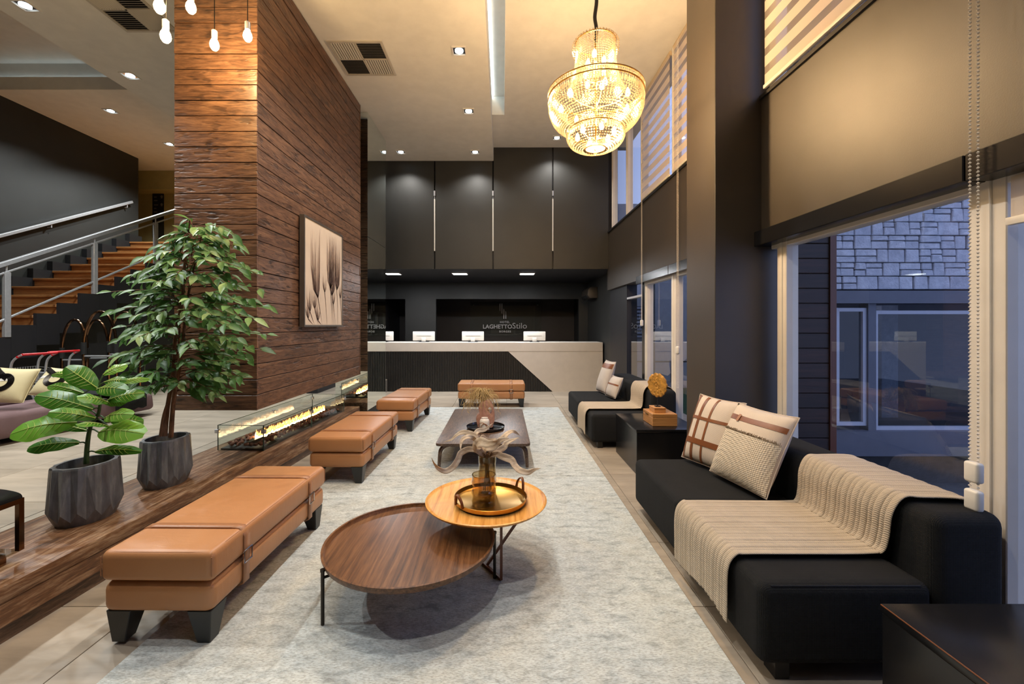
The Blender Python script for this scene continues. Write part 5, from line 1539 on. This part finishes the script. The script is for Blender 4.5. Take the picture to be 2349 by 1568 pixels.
# ================================================================== outside
struct('ground_outside', MB().box(2.5, 16, -6, 16, -.9, -.75), M['paving'])
struct('ground_lawn', MB().box(2.5, 9, 7.4, 11.9, -.75, -.25), M['grass'])
ws = thing('siding_wall', 'dark plank-clad wing wall just outside the window', 'wall', (2.65, 3.82, -.7))
MB().box(2.37, 2.90, 3.82, 3.95, -.75, 4.6).build('core', M['blackmatt'], ws)
for k in range(39):
    z = -.70+k*.133
    MB().box(2.37, 2.90, 3.795, 3.82, z, z+.128).build('plank', M['siding'], ws, bevel=.004, seg=1)
MB().box(2.90, 2.955, 3.78, 3.96, -.75, 4.6).build('corner_post', M['bronzewood'], ws)
sbd = thing('stone_building', 'stone-faced building with a steel shopfront across the yard', 'building', (6.2, 6.2, -.75))
EY = 6.0
MB().box(3.6, 12, EY+.08, EY+.4, 1.98, 6.5).build('wall_core', M['mortar'], sbd)
Rs = random.Random(8)
z = 2.0
stones = 0
# random ashlar: courses of a double module, some stones two courses high
for row in range(11):
    x = 4.45 + Rs.uniform(0,.1)
    while x < 8.2:
        w = Rs.choice([.16,.2,.24,.3]); 
        hs = Rs.choice([(0,.19),(0,.09,.19),(0,.115,.19),(0,.19)])
        for a, b in zip(hs, hs[1:]):
            dd = Rs.uniform(0,.03)
            if stones < 295 and (H + (x/EY)*0 < 99):
                u_ = CU + x/EY*F
                if u_ < 2420:
                    m = MB().hexa([(x,EY-dd*.3,z+a),(x+w-.012,EY-dd,z+a),(x+w-.012,EY+.09,z+a),(x,EY+.09,z+a),(x,EY-dd,z+b-.012),(x+w-.012,EY-dd*.5,z+b-.012),(x+w-.012,EY+.09,z+b-.012),(x,EY+.09,z+b-.012)])
                    m.build('stone', M['stone'], sbd, bevel=.008, seg=1); stones += 1
        x += w
    z += .19
MB().box(3.6, 12, EY-.10, EY+.2, 1.80, 1.975).build('lintel', M['extdark'], sbd)
def EX(u): return (u-CU)/F*EY
def EZ(v): return H-(v-CV)/F*EY
for (u0,u1,v0,v1) in ((1915,1985,706,975),(2003,2240,712,985),(2260,2500,712,985)):
    x0,x1,z0,z1 = EX(u0),EX(u1),EZ(v1),EZ(v0); w = .05
    f = MB()
    for (a,b,c,d) in ((x0,x1,z1-w,z1),(x0,x1,z0,z0+w),(x0,x0+w,z0+w,z1-w),(x1-w,x1,z0+w,z1-w)): f.box(a,b,EY-.02,EY+.05,c,d)
    fo = f.build('window_frame', M['extframe'], sbd)
    MB().add([(x0+w,EY+.015,z0+w),(x1-w,EY+.015,z0+w),(x1-w,EY+.015,z1-w),(x0+w,EY+.015,z1-w)],[(0,1,2,3)]).build('pane', M['extglass'], fo)
MB().box(EX(1985), EX(2003), EY-.05, EY+.1, EZ(985), 1.8).build('post', M['extdark'], sbd)
MB().box(3.6, 12, EY-.12, EY+.3, EZ(1040), EZ(985)).build('base_beam', M['extdark'], sbd)
MB().box(3.6, 12, EY+.9, EY+1.0, -.75, 1.9).build('inner_wall', M['extdark'], sbd)
MB().box(3.6, 12, EY+.3, EY+1.0, -.75, EZ(975)).build('inner_floor', M['paving'], sbd)
MB().box(3.8, 12, EY+.1, EY+.5, -.9, EZ(1042)).build('plinth', M['mortar'], sbd)
for (u, w) in ((2095,.25),(1950,.12)):
    x = EX(u); MB().box(x, x+w, EY+.5, EY+.8, EZ(980), 1.8).build('stone_pier', M['stone'], sbd)
fb = thing('white_building', 'white rendered building with a shuttered window beyond the lawn', 'building', (4.2, 12, -.75))
WY = 12.0
MB().box(2.6, 12, WY, WY+.2, -.8, 4.9).build('wall', M['extwhite'], fb)
wx0, wx1 = (1455-CU)/F*WY, (1500-CU)/F*WY
wz0, wz1 = H-(775-CV)/F*WY, H-(702-CV)/F*WY
MB().box(wx0, wx1, WY-.02, WY, wz0, wz1).build('window', M['extdark'], fb)
for k in range(9):
    z = wz0 + (wz1-wz0)*(k+.2)/9; MB().box(wx0+.02, wx1-.02, WY-.05, WY-.02, z, z+.055).build('shutter_slat', M['extframe'], fb)
rl = thing('garden_railing', 'thin dark railing on the lawn outside the window', 'railing', (3.4, 10.5, -.25))
for x in (3.15, 3.65, 4.15): MB().tube([(x,10.5,-.25),(x,10.5,.62)], .02, 6).build('post', M['blackmatt'], rl)
MB().tube([(2.9,10.5,.6),(4.6,10.5,.6)], .018, 6).build('handrail', M['blackmatt'], rl)
